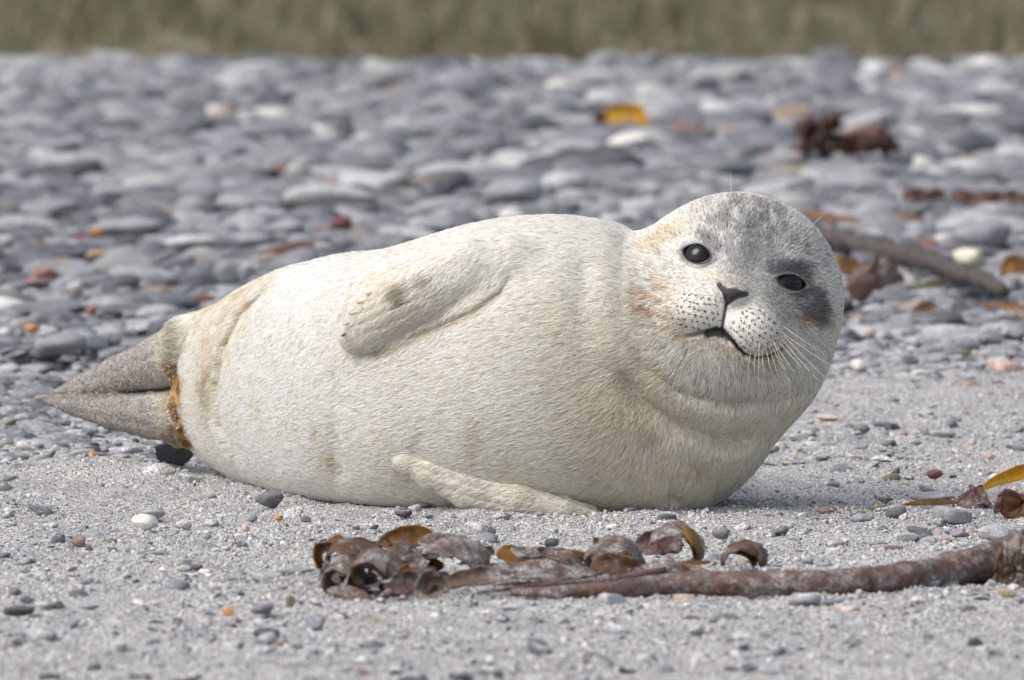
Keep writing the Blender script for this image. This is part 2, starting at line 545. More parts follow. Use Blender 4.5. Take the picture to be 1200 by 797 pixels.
# ---- stones one can point at in the photograph: px, py of the middle, width and height in px, colour, what it is
WHT, PAL, MID, DRK, BLK, BLU = (.66, .64, .59), (.42, .42, .43), (.27, .275, .295), (.145, .15, .165), (.075, .078, .085), (.24, .26, .30)
RED, RST, ORG, TAN, PNK, OLV, MAR, CRM = (.26, .125, .10), (.33, .19, .11), (.50, .25, .09), (.42, .33, .23), (.52, .38, .33), (.17, .155, .10), (.14, .05, .055), (.60, .57, .46)
HERO = [
 (170, 612, 33, 21, WHT, .05, 'smooth white pebble lying on the sand against a flat grey stone'), (176, 602, 36, 14, MID, .15, 'flat grey stone half buried behind the white pebble'),
 (316, 585, 34, 22, DRK, .05, 'round dark grey pebble with a pale band beside the belly of the seal'),
 (206, 533, 46, 32, BLK, -.1, 'black wedge-shaped stone under the tail end of the seal'),
 (186, 555, 38, 26, (.45, .44, .42), .8, 'rounded stone fully coated in sand, below the black stone at the tail'),
 (103, 553, 42, 24, (.36, .34, .31), .55, 'sand-crusted oval stone below the hind flippers'), (75, 558, 19, 16, BLU, .15, 'small blue-grey pebble beside the sand-crusted oval stone'),
 (110, 533, 13, 9, ORG, -.1, 'tiny orange pebble on the sand mound below the hind flippers'), (92, 634, 17, 17, (.21, .155, .14), .0, 'upright brownish pebble in the sand'),
 (68, 632, 17, 17, DRK, .3, 'speckled dark pebble beside the upright brownish one'), (22, 716, 38, 14, BLK, .1, 'long blackish pebble in the sand'),
 (32, 703, 18, 10, DRK, .1, None), (18, 693, 16, 10, DRK, .1, None), (92, 696, 24, 12, DRK, .15, None), (54, 709, 24, 8, PAL, .1, None), (104, 711, 24, 9, MID, .2, None),
 (127, 635, 19, 8, OLV, .1, None), (198, 637, 28, 10, MID, .15, None), (185, 649, 24, 9, BLU, .1, None), (146, 645, 16, 8, MID, .1, None), (215, 616, 20, 12, PAL, .3, None),
 (268, 717, 15, 12, ORG, -.1, 'small bright orange pebble on the foreground sand'), (307, 714, 30, 15, DRK, .15, None), (312, 742, 32, 13, BLK, .1, None), (340, 704, 12, 14, OLV, .2, None),
 (497, 592, 26, 13, DRK, .05, 'dark pebble beside the lower fore flipper'), (472, 600, 22, 13, BLK, .15, None), (532, 607, 9, 7, DRK, .1, None), (270, 550, 17, 10, DRK, .1, None), (256, 555, 15, 9, MID, .2, None),
 (222, 562, 26, 15, MID, .35, None), (243, 582, 21, 8, MID, .1, None), (229, 588, 13, 6, RED, .0, None), (327, 607, 11, 8, ORG, .1, None), (358, 608, 13, 9, DRK, .2, None),
 (417, 619, 9, 6, BLK, .0, None), (375, 634, 15, 9, DRK, .25, None), (296, 608, 11, 9, BLU, .1, None), (288, 619, 9, 10, PNK, .1, None), (300, 640, 30, 8, DRK, .3, None),
 (1010, 503, 21, 13, DRK, .0, None), (874, 556, 22, 17, DRK, .05, 'dark stone beside the chest of the seal'), (1046, 561, 21, 13, OLV, .05, 'olive brown pebble on the bare sand beside the chest'), (976, 568, 16, 10, MID, .1, None),
 (1006, 565, 16, 9, DRK, .2, None), (1095, 556, 21, 13, MAR, .1, 'dark maroon pebble near the yellow kelp blade'), (1042, 519, 19, 8, DRK, .1, None), (1161, 535, 11, 9, TAN, .1, None), (1116, 496, 13, 9, DRK, .1, None),
 (1009, 427, 24, 13, WHT, .2, None), (1180, 429, 42, 17, PNK, .05, 'large pale pink stone on the sand'), (969, 489, 28, 8, (.55, .40, .28), .25, 'flat peach-coloured stone in the sand beyond the chest'), (1020, 391, 13, 9, PNK, .0, None),
 (1128, 414, 21, 9, OLV, .1, None), (1185, 390, 17, 10, DRK, .0, None), (1104, 509, 30, 12, MID, .25, None), (1117, 603, 47, 22, (.30, .30, .31), .08, 'large plain grey stone beside the kelp holdfast'),
 (1093, 583, 55, 14, PAL, .25, 'long pale slate resting above the large plain grey stone'), (1099, 571, 50, 12, PAL, .35, None), (969, 598, 26, 11, (.20, .16, .13), .15, None), (1028, 595, 19, 16, OLV, .2, None),
 (1050, 601, 25, 19, DRK, .2, None), (1008, 603, 13, 9, DRK, .0, None), (913, 623, 24, 11, DRK, .1, None), (980, 639, 27, 8, (.17, .15, .16), .05, None), (1028, 637, 26, 8, MID, .05, None),
 (1061, 629, 31, 12, PAL, .2, None), (1085, 629, 17, 8, DRK, .1, None), (1165, 623, 40, 17, PAL, .15, 'pale grey stone just behind the kelp stem'), (1125, 625, 23, 9, (.25, .22, .25), .1, None), (1109, 635, 15, 8, RED, .1, None),
 (947, 657, 16, 9, MID, .0, None), (1043, 641, 29, 7, (.40, .30, .31), .1, None), (943, 703, 40, 17, MID, .2, None), (976, 706, 25, 11, DRK, .1, None), (1180, 694, 22, 11, TAN, .2, None), (997, 714, 27, 9, PNK, .2, None),
 (60, 794, 30, 11, BLK, .1, None), (165, 795, 30, 11, BLK, .1, None), (540, 794, 32, 11, BLK, .1, None), (781, 606, 25, 14, DRK, .35, None), (844, 624, 21, 17, DRK, .2, None), (646, 636, 17, 12, BLK, .15, None),
 (563, 620, 38, 19, MID, .5, None), (588, 606, 22, 13, MID, .4, None), (1000, 536, 22, 9, MID, .3, None), (936, 512, 26, 9, MID, .2, None), (905, 527, 17, 10, MID, .25, None), (935, 527, 14, 8, TAN, .3, None),
 (70, 403, 62, 26, MID, .0, 'long blue-grey stone with a dark end behind the hind flippers'), (108, 399, 42, 25, BLU, .0, None), (265, 321, 30, 25, (.20, .21, .22), .0, 'round plain grey stone above the rump of the seal'),
 (55, 319, 34, 13, RED, .0, 'brick-red stone in the shingle beyond the hind flippers'), (42, 330, 30, 10, (.25, .16, .15), .0, None), (240, 350, 25, 11, RED, .0, 'flat red-brown stone just above the rump'), (107, 364, 15, 11, RED, .0, None), (150, 266, 82, 27, MID, .0, 'long grey slab that the rusty orange stone leans on'),
 (118, 272, 25, 13, ORG, -.2, 'rusty orange stone lodged against a grey slab in the shingle'), (115, 299, 31, 11, (.36, .25, .14), .0, None), (180, 341, 35, 9, RST, .0, None), (38, 385, 17, 11, ORG, .0, None), (400, 263, 25, 21, MAR, -.2, 'dark wine-red stone behind the back of the seal'),
 (850, 197, 84, 28, (.14, .15, .17), .0, 'broad dark slate stone behind the head of the seal'), (332, 267, 52, 24, MID, .0, None), (385, 232, 112, 34, PAL, .0, 'broad pale slab of stone in the shingle behind the back'), (290, 237, 90, 24, MID, .0, None), (510, 223, 34, 24, DRK, .0, None),
 (450, 227, 32, 19, DRK, .0, None), (662, 215, 58, 30, PAL, .0, None), (600, 226, 72, 36, MID, .0, 'bulky mid grey stone just behind the highest part of the back'), (380, 156, 26, 22, WHT, .0, 'solitary white stone high on the shingle behind the back'), (735, 166, 46, 24, WHT, .0, None), (963, 181, 15, 15, CRM, .0, None),
 (985, 181, 15, 15, CRM, .0, None), (1150, 275, 72, 38, MID, .0, 'large rounded speckled grey stone above the weathered kelp stalk'), (1137, 302, 42, 24, CRM, -.1, 'creamy yellowish stone between the weathered stalk and the speckled stone'), (1080, 246, 32, 17, DRK, .0, None), (1190, 257, 54, 19, DRK, .0, None), (960, 206, 52, 17, PAL, .0, None),
 (225, 285, 66, 20, PAL, .0, None), (60, 245, 70, 22, MID, .0, None), (150, 225, 90, 20, MID, .0, None),
]

hero_xy = []
for h in HERO:
    px, py, w, hh = h[:4]
    (g, d) = ground_at(px, py + .42 * hh)
    if g[1] > shingle_line(g[0]) - .2:            # the shingle stands a little above the sand sheet
        g, d = ground_at(px, py + .42 * hh)
    c = P(px, py, d)
    hero_xy.append((c[0], c[1], c[2], .5 * w * d / FPX, .5 * hh * d / FPX))
HXY = np.array(hero_xy)

cand = []
for layer, dens in ((0, 1.0), (1, .55)):
    y = .25
    while y < 14.6:
        sz = .0085 + .0085 * sstep(1.5, 4.8, y) + .0095 * sstep(4, 8.5, y)
        hw = min(4.0, .66 * (y + 8) / 8 + (.45 + .04 * y))
        row = sz * 1.35
        n = int(2 * hw / (sz * 2.1) * dens)
        xs = RS.uniform(-hw, hw, n); ys = y + RS.uniform(0, row, n)
        for x, yy in zip(xs.tolist(), ys.tolist()):
            k = (yy - shingle_line(x))
            if RS.rand() > min(max((k + .75) / 1.1, 0), 1): continue
            s = sz * np.exp(RS.normal(0, .55)) * (1.0 if k > .3 else .85)
            s = min(s, .080, sz * 3.4)
            cand.append((x, yy, s, k))
        y += row
order = RS.permutation(len(cand))
CA = np.array(cand)
clear, shrink = np.zeros(len(CA), bool), np.zeros(len(CA), bool)
for hx_, hy_, hz_, ha_, hc_ in hero_xy:
    ddx, ddy = hx_ - CA[:, 0], hy_ - CA[:, 1]
    clear |= np.hypot(ddx, ddy) < ha_ * .9 + CA[:, 2] * .5
    shrink |= (np.abs(ddx) < ha_ + CA[:, 2] * .3) & (ddy > 0) & (ddy < .10 + ha_) & (CA[:, 2] > hc_ * .6)
for t in order:
    x, y, s, k = cand[t]
    # not inside the seal
    if -.62 < x < .40 and y < .62 - .4 * (x + .6) * .6 + .06: continue
    if clear[t]: continue
    if shrink[t]: s *= .5
    a = s * RS.uniform(1.0, 1.35); b = s * RS.uniform(.72, 1.0); c = s * RS.uniform(.28, .66)
    add_stone(x, y, a, b, c, odd_colour(), min(max(.20 - .18 * min(max((k + .2) / 2.7, 0), 1) + RS.normal(0, .05), 0), .6), sink=.4 * c * (1 - min(max((k + .3) / 1.1, 0), 1)))
N_SHINGLE = len(stones)
# pebbles strewn on the sand (small, mostly grey)
n = 11000
y = -2.6 + 5.6 * RS.rand(n) ** 1.05
x = (RS.rand(n) * 2 - 1) * (.62 * (y + 8) / 8 + .35)
cl = vnoise(np.stack([x, y, 0 * x], -1), 4.5, 88)
k = (y < shingle_line(x) + .2) & (RS.rand(n) < .5 + .75 * cl) & ~((x > -.56) & (x < .34) & (y > -.02) & (y < .62 - .24 * (x + .6) + .06))
x, y = x[k], y[k]; n = len(x)
s = np.minimum(.0040 * np.exp(RS.normal(0, .55, n)), .0125)
zg = gz(x, y)
for i in range(n):
    a = s[i] * RS.uniform(1.0, 1.5); b = s[i] * RS.uniform(.7, 1.0); c = s[i] * RS.uniform(.4, .75)
    col = odd_colour() * RS.uniform(.75, 1.3)
    stones.append((x[i], y[i], zg[i] + c * RS.uniform(-.25, .4), a, b, c, RS.normal(0, .25), RS.normal(0, .25), RS.rand() * 3.1, RS.randint(NV), col[0], col[1], col[2], RS.uniform(.08, .42)))

# ---- the stones that show largest become objects of their own, the rest is one mass
OUTLINE = np.array([(35, 468), (130, 425), (235, 372), (345, 313), (450, 293), (560, 262), (680, 256), (738, 272), (800, 234), (870, 226), (940, 248), (985, 330), (965, 420), (900, 515), (855, 578), (780, 604), (500, 592), (300, 568), (225, 530), (130, 508)], float)
def inside(px, py, poly):
    r = np.zeros(px.shape, bool)
    j = len(poly) - 1
    for i in range(len(poly)):
        xi, yi = poly[i]; xj, yj = poly[j]
        r ^= ((yi > py) != (yj > py)) & (px < (xj - xi) * (py - yi) / (yj - yi + 1e-12) + xi)
        j = i
    return r
STN = np.array(stones)
spx, spy, sd = proj(STN[:, :3])
hi_, hj_ = np.clip(((STN[:, 0] - HX0) / HS).astype(int), 0, HNX - 1), np.clip(((STN[:, 1] - HY0) / HS).astype(int), 0, HNY - 1)
covered = (STN[:, 1] > .3) & (HM[hi_, hj_] > STN[:, 2] + STN[:, 5] + .003)
infr = (spx > 4) & (spx < 1196) & (spy > 66) & (spy < 792) & ~inside(spx, spy, OUTLINE) & ~covered
area = np.where(infr, STN[:, 3] * STN[:, 5] * (FPX / sd) ** 2, 0)
pick = np.argsort(-area)[:296 - len(HERO)]
picked = np.zeros(len(STN), bool); picked[pick] = True

def tone(c):
    r, g, b = c[:3]
    l = (r + g + b) / 3
    if r > 1.22 * b and l < .47:
        return 'reddish brown' if r > 1.5 * g or l < .2 else 'tan brown'
    for lim, nm in ((.11, 'blackish'), (.155, 'very dark grey'), (.2, 'dark grey'), (.25, 'slate grey'), (.3, 'mid grey'), (.36, 'light grey'), (.47, 'pale grey')):
        if l < lim: return nm
    return 'whitish'

SPOTS = [('by the maroon seaweed clump', 990, 182, .55), ('near the bright yellow kelp scrap', 728, 150, .6), ('close to the weathered kelp stalk', 1080, 318, .45), ('near the stranded line of red-brown weed', 1150, 238, .5),
         ('near the broad dark slate stone', 850, 205, .5), ('near the dark wine-red stone', 400, 270, .45), ('near the rusty orange stone', 118, 277, .5), ('near the brick-red stone', 55, 324, .4), ('just above the rump', 240, 356, .35),
         ('near the long blue-grey stone', 70, 410, .35), ('near the solitary white stone', 380, 162, .7), ('near the kelp holdfast', 1180, 684, .35), ('beside the white pebble', 170, 618, .12), ('near the long blackish pebble', 22, 720, .15),
         ('by the sand mound under the hind flippers', 150, 560, .14), ('along the belly of the seal', 330, 598, .16), ('along the belly of the seal', 500, 605, .14), ('by the chest of the seal', 890, 575, .14), ('near the crumpled kelp fronds', 440, 705, .25), ('near the crumpled kelp fronds', 600, 690, .25),
         ('behind the kelp stem', 950, 650, .2), ('near the large pale pink stone', 1180, 436, .5), ('near the broad pale slab', 385, 240, .45), ('near the bulky grey stone behind the back', 600, 236, .4), ('near the large speckled stone', 1150, 285, .4)]
SPOT_W = [(n, ground_at(x, y)[0], r) for n, x, y, r in SPOTS]
def place_stone(x, y, z, a, b, c, rx, ry, rz, var, col, dust, label=None):
    near = y < shingle_line(x) - .25
    kind = 'pebble' if a < .022 else 'stone'
    o = bpy.data.objects.new(kind, VAR_O[int(var)])
    COL.objects.link(o)
    o.location = (x, y, z); o.rotation_euler = (rx, ry, rz); o.scale = (a, b, c)
    o.color = (col[0], col[1], col[2], dust)
    if label:
        return tag(o, label, kind)
    best = [(math.hypot(p[0] - x, (p[1] - y) * .6) / r, n) for n, p, r in SPOT_W]
    best = min(best)
    if best[0] < 1: where = best[1]
    elif near: where = 'on the open sand in front of the seal' if y < .05 else 'on the sand beside the seal'
    else: where = 'at the far edge of the shingle below the grass' if y > 10 else ('in the shingle behind the seal' if y < 5 else 'on the upper shingle')
    size = 'tiny' if a < .008 else ('small' if a < .022 else ('fist-sized' if a < .05 else 'large'))
    shape = 'flat' if a > 2.5 * c else ('rounded' if a < 1.75 * c else 'oval')
    lb = '%s %s %s %s %s' % (size, shape, tone(col), kind, where)
    return tag(o, lb, kind, lb)
for k in pick:
    r = STN[k]
    place_stone(*r[:10], r[10:13], r[13])
for h, q in zip(HERO, hero_xy):
    a, c = q[3], q[4]
    place_stone(q[0], q[1], q[2], a, a * .72, c * .96, RS.normal(0, .06), RS.normal(0, .05), RS.normal(0, .15), RS.randint(NV), h[4], max(h[5], 0), h[6])
R_ = STN[~picked]
# the shingle bank runs on to both sides
n = 62000
y = RS.uniform(.3, 14.8, n)
x = np.where(RS.rand(n) < .5, -1, 1) * (np.minimum(4.0, .66 * (y + 8) / 8 + .45 + .04 * y) - .05 + 4.2 * RS.rand(n))
k = y > shingle_line(x) - .4 * RS.rand(n)
x, y = x[k], y[k]; n = len(x)
s = np.minimum((.016 + .010 * sstep(1.5, 4.8, y) + .012 * sstep(4, 8.5, y)) * np.exp(RS.normal(0, .45, n)), .088)
c = s * RS.uniform(.3, .66, n)
col = GREY[RS.choice(7, n, p=[.2, .22, .17, .15, .12, .08, .06])] * RS.uniform(.52, .98, n)[:, None]
od = RS.rand(n) < .05
col[od] = ODD[RS.randint(0, 7, od.sum())]
yb = np.where(y < 13.5, SLOPE * np.clip(y - .15, 0, None), SLOPE * 13.35 - .05 * np.clip(y - 13.5, 0, None) ** 1.15)
R_ = np.concatenate([R_, np.stack([x, y, yb - c * RS.uniform(-.1, 1.2, n), s * RS.uniform(1, 1.35, n), s * RS.uniform(.72, 1, n), c, RS.normal(0, .13, n), RS.normal(0, .13, n), RS.rand(n) * 3.1,
                     RS.randint(0, NV, n), col[:, 0], col[:, 1], col[:, 2], np.full(n, .05)], -1)])
sh = scatter('shingle', R_[:, :3], R_[:, 6:9], R_[:, 3:6], R_[:, 9].astype(int), R_[:, 10:14], PEB, M_STONEI)
tag(sh, 'mass of small sea-worn pebbles making up the shingle bank', 'shingle', kind='stuff')

# ---- coarse grit on the sand
GRIT = hidden_collection('grit_forms', [stone_mesh('grit_form', 1, 300 + i, M_GRAIN) for i in range(6)])
n = 150000
gy_ = -2.5 + 5.2 * RS.rand(n) ** 1.1
gx_ = (RS.rand(n) * 2 - 1) * (.60 * (gy_ + 8) / 8 + .16)
pp = np.stack([gx_, gy_, 0 * gx_], -1)
keep = (RS.rand(n) < .45 + .65 * fbm(pp, 7, 91)) & (gy_ < shingle_line(gx_) + .5)
gx_, gy_ = gx_[keep], gy_[keep]
n = len(gx_)
s = np.minimum(.00108 * np.exp(RS.normal(0, .45, n)), .0034)
pal = np.array([(.56, .555, .55), (.48, .475, .475), (.62, .615, .61), (.35, .35, .37), (.20, .205, .22), (.56, .47, .39), (.46, .36, .30), (.12, .12, .13), (.58, .54, .46)])
gc = pal[RS.choice(9, n, p=[.24, .20, .14, .12, .10, .07, .04, .05, .04])]
gr = scatter('grit', np.stack([gx_, gy_, gz(gx_, gy_) + s * .25], -1), RS.rand(n, 3) * 6.28, s[:, None] * RS.uniform(.7, 1.3, (n, 3)), RS.randint(0, 6, n),
             np.concatenate([gc, np.ones((n, 1))], 1), GRIT, M_GRAIN)
tag(gr, 'coarse pale grit and shell crumbs strewn over the sand', 'grit', kind='stuff')

# ---- dune grass far behind, tussock by tussock too many to count
def tuft(seed):
    r = np.random.RandomState(seed)
    vs_, fs, cs = [], [], []
    for k in range(34):
        a = r.rand() * 6.28; lean = r.uniform(.05, .75); L = r.uniform(.5, 1.0); w = .012
        b0 = np.array([r.normal(0, .12), r.normal(0, .12), 0])
        dr = np.array([math.cos(a), math.sin(a), 0]); sd_ = np.array([-math.sin(a), math.cos(a), 0])
        base = len(vs_)
        col = np.array([(.20, .195, .12), (.26, .235, .15), (.145, .155, .09), (.31, .26, .18)][r.randint(4)])
        for t, ww in ((0, 1), (.4, .9), (.75, .6), (1, .05)):
            c = b0 + dr * lean * L * t * t + np.array([0, 0, L * (t - .25 * lean * t * t)])
            vs_ += [c - sd_ * w * ww, c + sd_ * w * ww]; cs += [col, col]
        for t in range(3):
            fs.append((base + 2 * t, base + 2 * t + 1, base + 2 * t + 3, base + 2 * t + 2))
    me = mesh_np('grass_tuft_form', np.array(vs_), fs)
    vcol(me, 'col', np.array(cs))
    me.materials.append(M_GRASS)
    return me
TUFT = hidden_collection('grass_forms', [tuft(400 + i) for i in range(5)])
n = 5200
ty = 36.2 + 12 * RS.rand(n) ** 1.3
tx = (RS.rand(n) * 2 - 1) * 9
dn = fbm(np.stack([tx, ty, 0 * tx], -1), .9, 95)
keep = RS.rand(n) < .65 + .7 * dn
tx, ty = tx[keep], ty[keep]; n = len(tx)
h = RS.uniform(.22, .62, n)
tg_ = scatter('dune_grass', np.stack([tx, ty, gz_base(tx, ty) - .02], -1), np.stack([0 * tx, 0 * tx, RS.rand(n) * 6.28], -1), np.stack([h, h, h * RS.uniform(.7, 1.1, n)], -1), RS.randint(0, 5, n), np.ones((n, 4)), TUFT, M_GRASS)
tag(tg_, 'olive and straw-coloured dune grass behind the shingle', 'grass', kind='stuff')
FUR_N = 330000
# ================================================================== the seal
def smin(a, b, k):
    h = np.clip(0.5 + 0.5 * (b - a) / k, 0, 1)
    return b + (a - b) * h - k * h * (1 - h)

def ell(p, c, r, rot=None):
    q = p - c
    if rot is not None:                                   # turn about the depth axis, degrees, clockwise in the picture
        a = math.radians(rot)
        x = q[:, 0] * math.cos(a) - q[:, 2] * math.sin(a)
        z = q[:, 0] * math.sin(a) + q[:, 2] * math.cos(a)
        q = np.stack([x, q[:, 1], z], -1)
    r = np.asarray(r, float)
    k0 = np.linalg.norm(q / r, axis=1)
    k1 = np.linalg.norm(q / (r * r), axis=1)
    return k0 * (k0 - 1.0) / np.maximum(k1, 1e-9)

def chain(p, pts, rad, ysc):
    """rounded tapering limb through pts, flattened along the depth axis by ysc"""
    best = None
    q = p.copy(); q[:, 1] *= ysc
    pts = np.array(pts); pts = pts.copy(); pts[:, 1] *= ysc
    for i in range(len(pts) - 1):
        a, b = pts[i], pts[i + 1]
        ab = b - a
        t = np.clip(((q - a) @ ab) / (ab @ ab), 0, 1)
        dd = np.linalg.norm(q - a - t[:, None] * ab, axis=1) - (rad[i] + (rad[i + 1] - rad[i]) * t)
        best = dd if best is None else smin(best, dd, 0.006)
    return best

SEC = np.array([  # px, top, bottom, depth, depth radius (mm)
    [205, 440, 470, 8.47, 20], [215, 408, 503, 8.455, 50], [230, 379, 527, 8.44, 75], [260, 356, 549, 8.39, 98], [300, 333, 569, 8.33, 120],
    [350, 313, 583, 8.25, 138], [400, 301, 592, 8.19, 148], [450, 294, 598, 8.14, 155], [500, 280, 603, 8.11, 160],
    [560, 263, 607, 8.075, 165], [620, 256, 610, 8.055, 168], [680, 257, 612, 8.05, 168], [740, 272, 611, 8.045, 160], [800, 315, 606, 8.04, 130], [832, 380, 572, 8.04, 90], [852, 440, 505, 8.04, 30]], float)
_c = P(SEC[:, 0], (SEC[:, 1] + SEC[:, 2]) / 2, SEC[:, 3])
S_X, S_Y, S_Z = _c[:, 0], _c[:, 1], _c[:, 2]
S_RZ = (SEC[:, 2] - SEC[:, 1]) / 2 * SEC[:, 3] / FPX
S_RY = SEC[:, 4] / 1000.0

def crv(x, X, Y):
    """smooth (cubic Hermite) interpolation"""
    i = np.clip(np.searchsorted(X, x) - 1, 0, len(X) - 2)
    m = np.gradient(Y, X)
    h = X[i + 1] - X[i]
    t = np.clip((x - X[i]) / h, 0, 1)
    return ((1 + 2 * t) * (1 - t) ** 2 * Y[i] + t * (1 - t) ** 2 * h * m[i] + t * t * (3 - 2 * t) * Y[i + 1] + t * t * (t - 1) * h * m[i + 1])

def pc(*a):
    return [P(x, y, d) for x, y, d in a]

UPF = pc((598, 318, 7.955), (560, 322, 7.958), (515, 340, 7.968), (470, 361, 7.988), (440, 380, 7.998), (424, 393, 8.012))
UPR = [.034, .036, .036, .034, .029, .0205]
LOF = pc((705, 606, 7.93), (660, 600, 7.925), (610, 588, 7.935), (555, 572, 7.96), (512, 556, 7.972), (480, 543, 7.98), (470, 540, 7.985))
LOR = [.006, .013, .019, .023, .017, .009, .0045]
HUF = pc((262, 408, 8.44), (225, 414, 8.46), (185, 427, 8.49), (140, 441, 8.52), (95, 454, 8.555), (62, 463, 8.58))
HUR = [.052, .045, .034, .0235, .013, .0050]
HLF = pc((262, 486, 8.44), (220, 488, 8.45), (180, 487, 8.475), (135, 482, 8.505), (85, 474, 8.54), (45, 466, 8.575))
HLR = [.050, .036, .0285, .0215, .013, .0045]
EYES = [(817, 298, 14.6, 9.4, 14), (928, 330.5, 14.8, 8.2, 15)]        # px, py, half width, half height, tilt
PHIL = [(852, 352), (849, 368), (846, 384)]
MOUTH = [(803, 394), (815, 391), (826, 388), (837, 385), (846, 386), (856, 396), (864, 406), (872, 414), (884, 418), (898, 417), (912, 411), (920, 404)]

GROOVES = [  # polyline px, sigma px, depth mm, nearest and farthest metre it acts on
    (PHIL, 2.2, 3.5, 7.7, 8.0),
    (MOUTH, 3.0, 7.5, 7.7, 8.0),
    ([(827, 392), (838, 389), (850, 393)], 5.0, 6.0, 7.7, 8.0),
    ([(742, 398), (758, 428), (796, 456), (850, 469), (900, 467), (938, 455)], 8.0, 5.5, 7.7, 8.08),
    ([(724, 432), (752, 466), (790, 494), (840, 512), (884, 508)], 14, 17.0, 7.7, 8.08),
    ([(758, 510), (775, 540), (786, 570), (790, 592)], 13, 7.0, 7.7, 8.08),
    ([(742, 268), (731, 300), (728, 340), (734, 385), (744, 402)], 14, 3.0, 7.7, 8.05),
    ([(690, 300), (684, 350), (690, 410), (712, 450)], 17, 4.0, 7.7, 8.05),
    ([(830, 262), (850, 257), (875, 258), (897, 264)], 3.5, 1.6, 7.7, 8.05),
    ([(836, 274), (860, 269), (886, 271)], 3.5, 1.0, 7.7, 8.05),
    ([(322, 336), (306, 350), (288, 368), (268, 405), (259, 450), (264, 498), (285, 548)], 5.5, 10.0, 7.7, 8.40),
    ([(392, 428), (399, 470), (396, 520), (402, 565)], 10, 6.0, 7.7, 8.2),
    ([(330, 360), (312, 420), (312, 500), (330, 560)], 15, 3.5, 7.7, 8.3),
    ([(604, 318), (588, 344), (560, 364), (520, 381), (480, 398)], 5, 5.0, 7.7, 8.1),
    ([(505, 540), (490, 525), (500, 505)], 7, 2.0, 7.7, 8.2),
    ([(500, 330), (455, 352), (414, 372)], 2.6, 1.8, 7.7, 8.06), ([(505, 342), (455, 364), (408, 385)], 2.6, 1.8, 7.7, 8.06),
    ([(500, 324), (460, 338), (424, 358)], 2.6, 1.8, 7.7, 8.06), ([(495, 358), (455, 378), (412, 396)], 2.6, 1.5, 7.7, 8.06),
    ([(600, 584), (555, 568), (510, 553), (480, 541)], 2.5, 1.6, 7.7, 8.01), ([(600, 592), (560, 582), (520, 568)], 2.5, 1.6, 7.7, 8.01),
    ([(46, 468), (70, 466.5), (108, 464), (158, 460), (204, 456)], 2.8, 1.3, 8.2, 8.62),
    ([(75, 457), (120, 441), (170, 421), (205, 405)], 3.5, 1.3, 8.2, 8.62), ([(80, 479), (130, 490), (180, 499)], 3.5, 1.3, 8.2, 8.62), ([(95, 474), (150, 478), (195, 482)], 3.0, 1.0, 8.2, 8.62),
    ([(843, 334), (848, 341), (852, 351)], 1.8, 3.0, 7.7, 8.0), ([(873, 344), (862, 348), (855, 353)], 1.8, 3.0, 7.7, 8.0),
    ([(812, 279), (830, 280), (845, 290)], 8, -3.2, 7.7, 8.05), ([(905, 312), (930, 311), (950, 322)], 8, -3.2, 7.7, 8.05),
    ([(800, 312), (818, 320), (838, 316)], 5, 1.6, 7.7, 8.05), ([(908, 342), (928, 350), (948, 348)], 5, 1.6, 7.7, 8.05),
]

def polydist(px, py, pl):
    best = np.full(px.shape, 1e9); tt = np.zeros(px.shape)
    pl = np.array(pl, float)
    L = np.r_[0, np.cumsum(np.linalg.norm(np.diff(pl, axis=0), axis=1))]
    for i in range(len(pl) - 1):
        ax, ay = pl[i]; bx, by = pl[i + 1]
        dx, dy = bx - ax, by - ay
        t = np.clip(((px - ax) * dx + (py - ay) * dy) / (dx * dx + dy * dy), 0, 1)
        dd = np.hypot(px - ax - t * dx, py - ay - t * dy)
        m = dd < best
        best = np.where(m, dd, best)
        tt = np.where(m, (L[i] + t * (L[i + 1] - L[i])) / L[-1], tt)
    return best, tt

def eyecoord(px, py, e):
    cx, cy, a, b, rot = e
    r = math.radians(rot)
    u = (px - cx) * math.cos(r) + (py - cy) * math.sin(r)
    v = -(px - cx) * math.sin(r) + (py - cy) * math.cos(r)
    return u / a, np.where(v < 0, v / (b * (1.0 if cx < 870 else .82)), v / b)

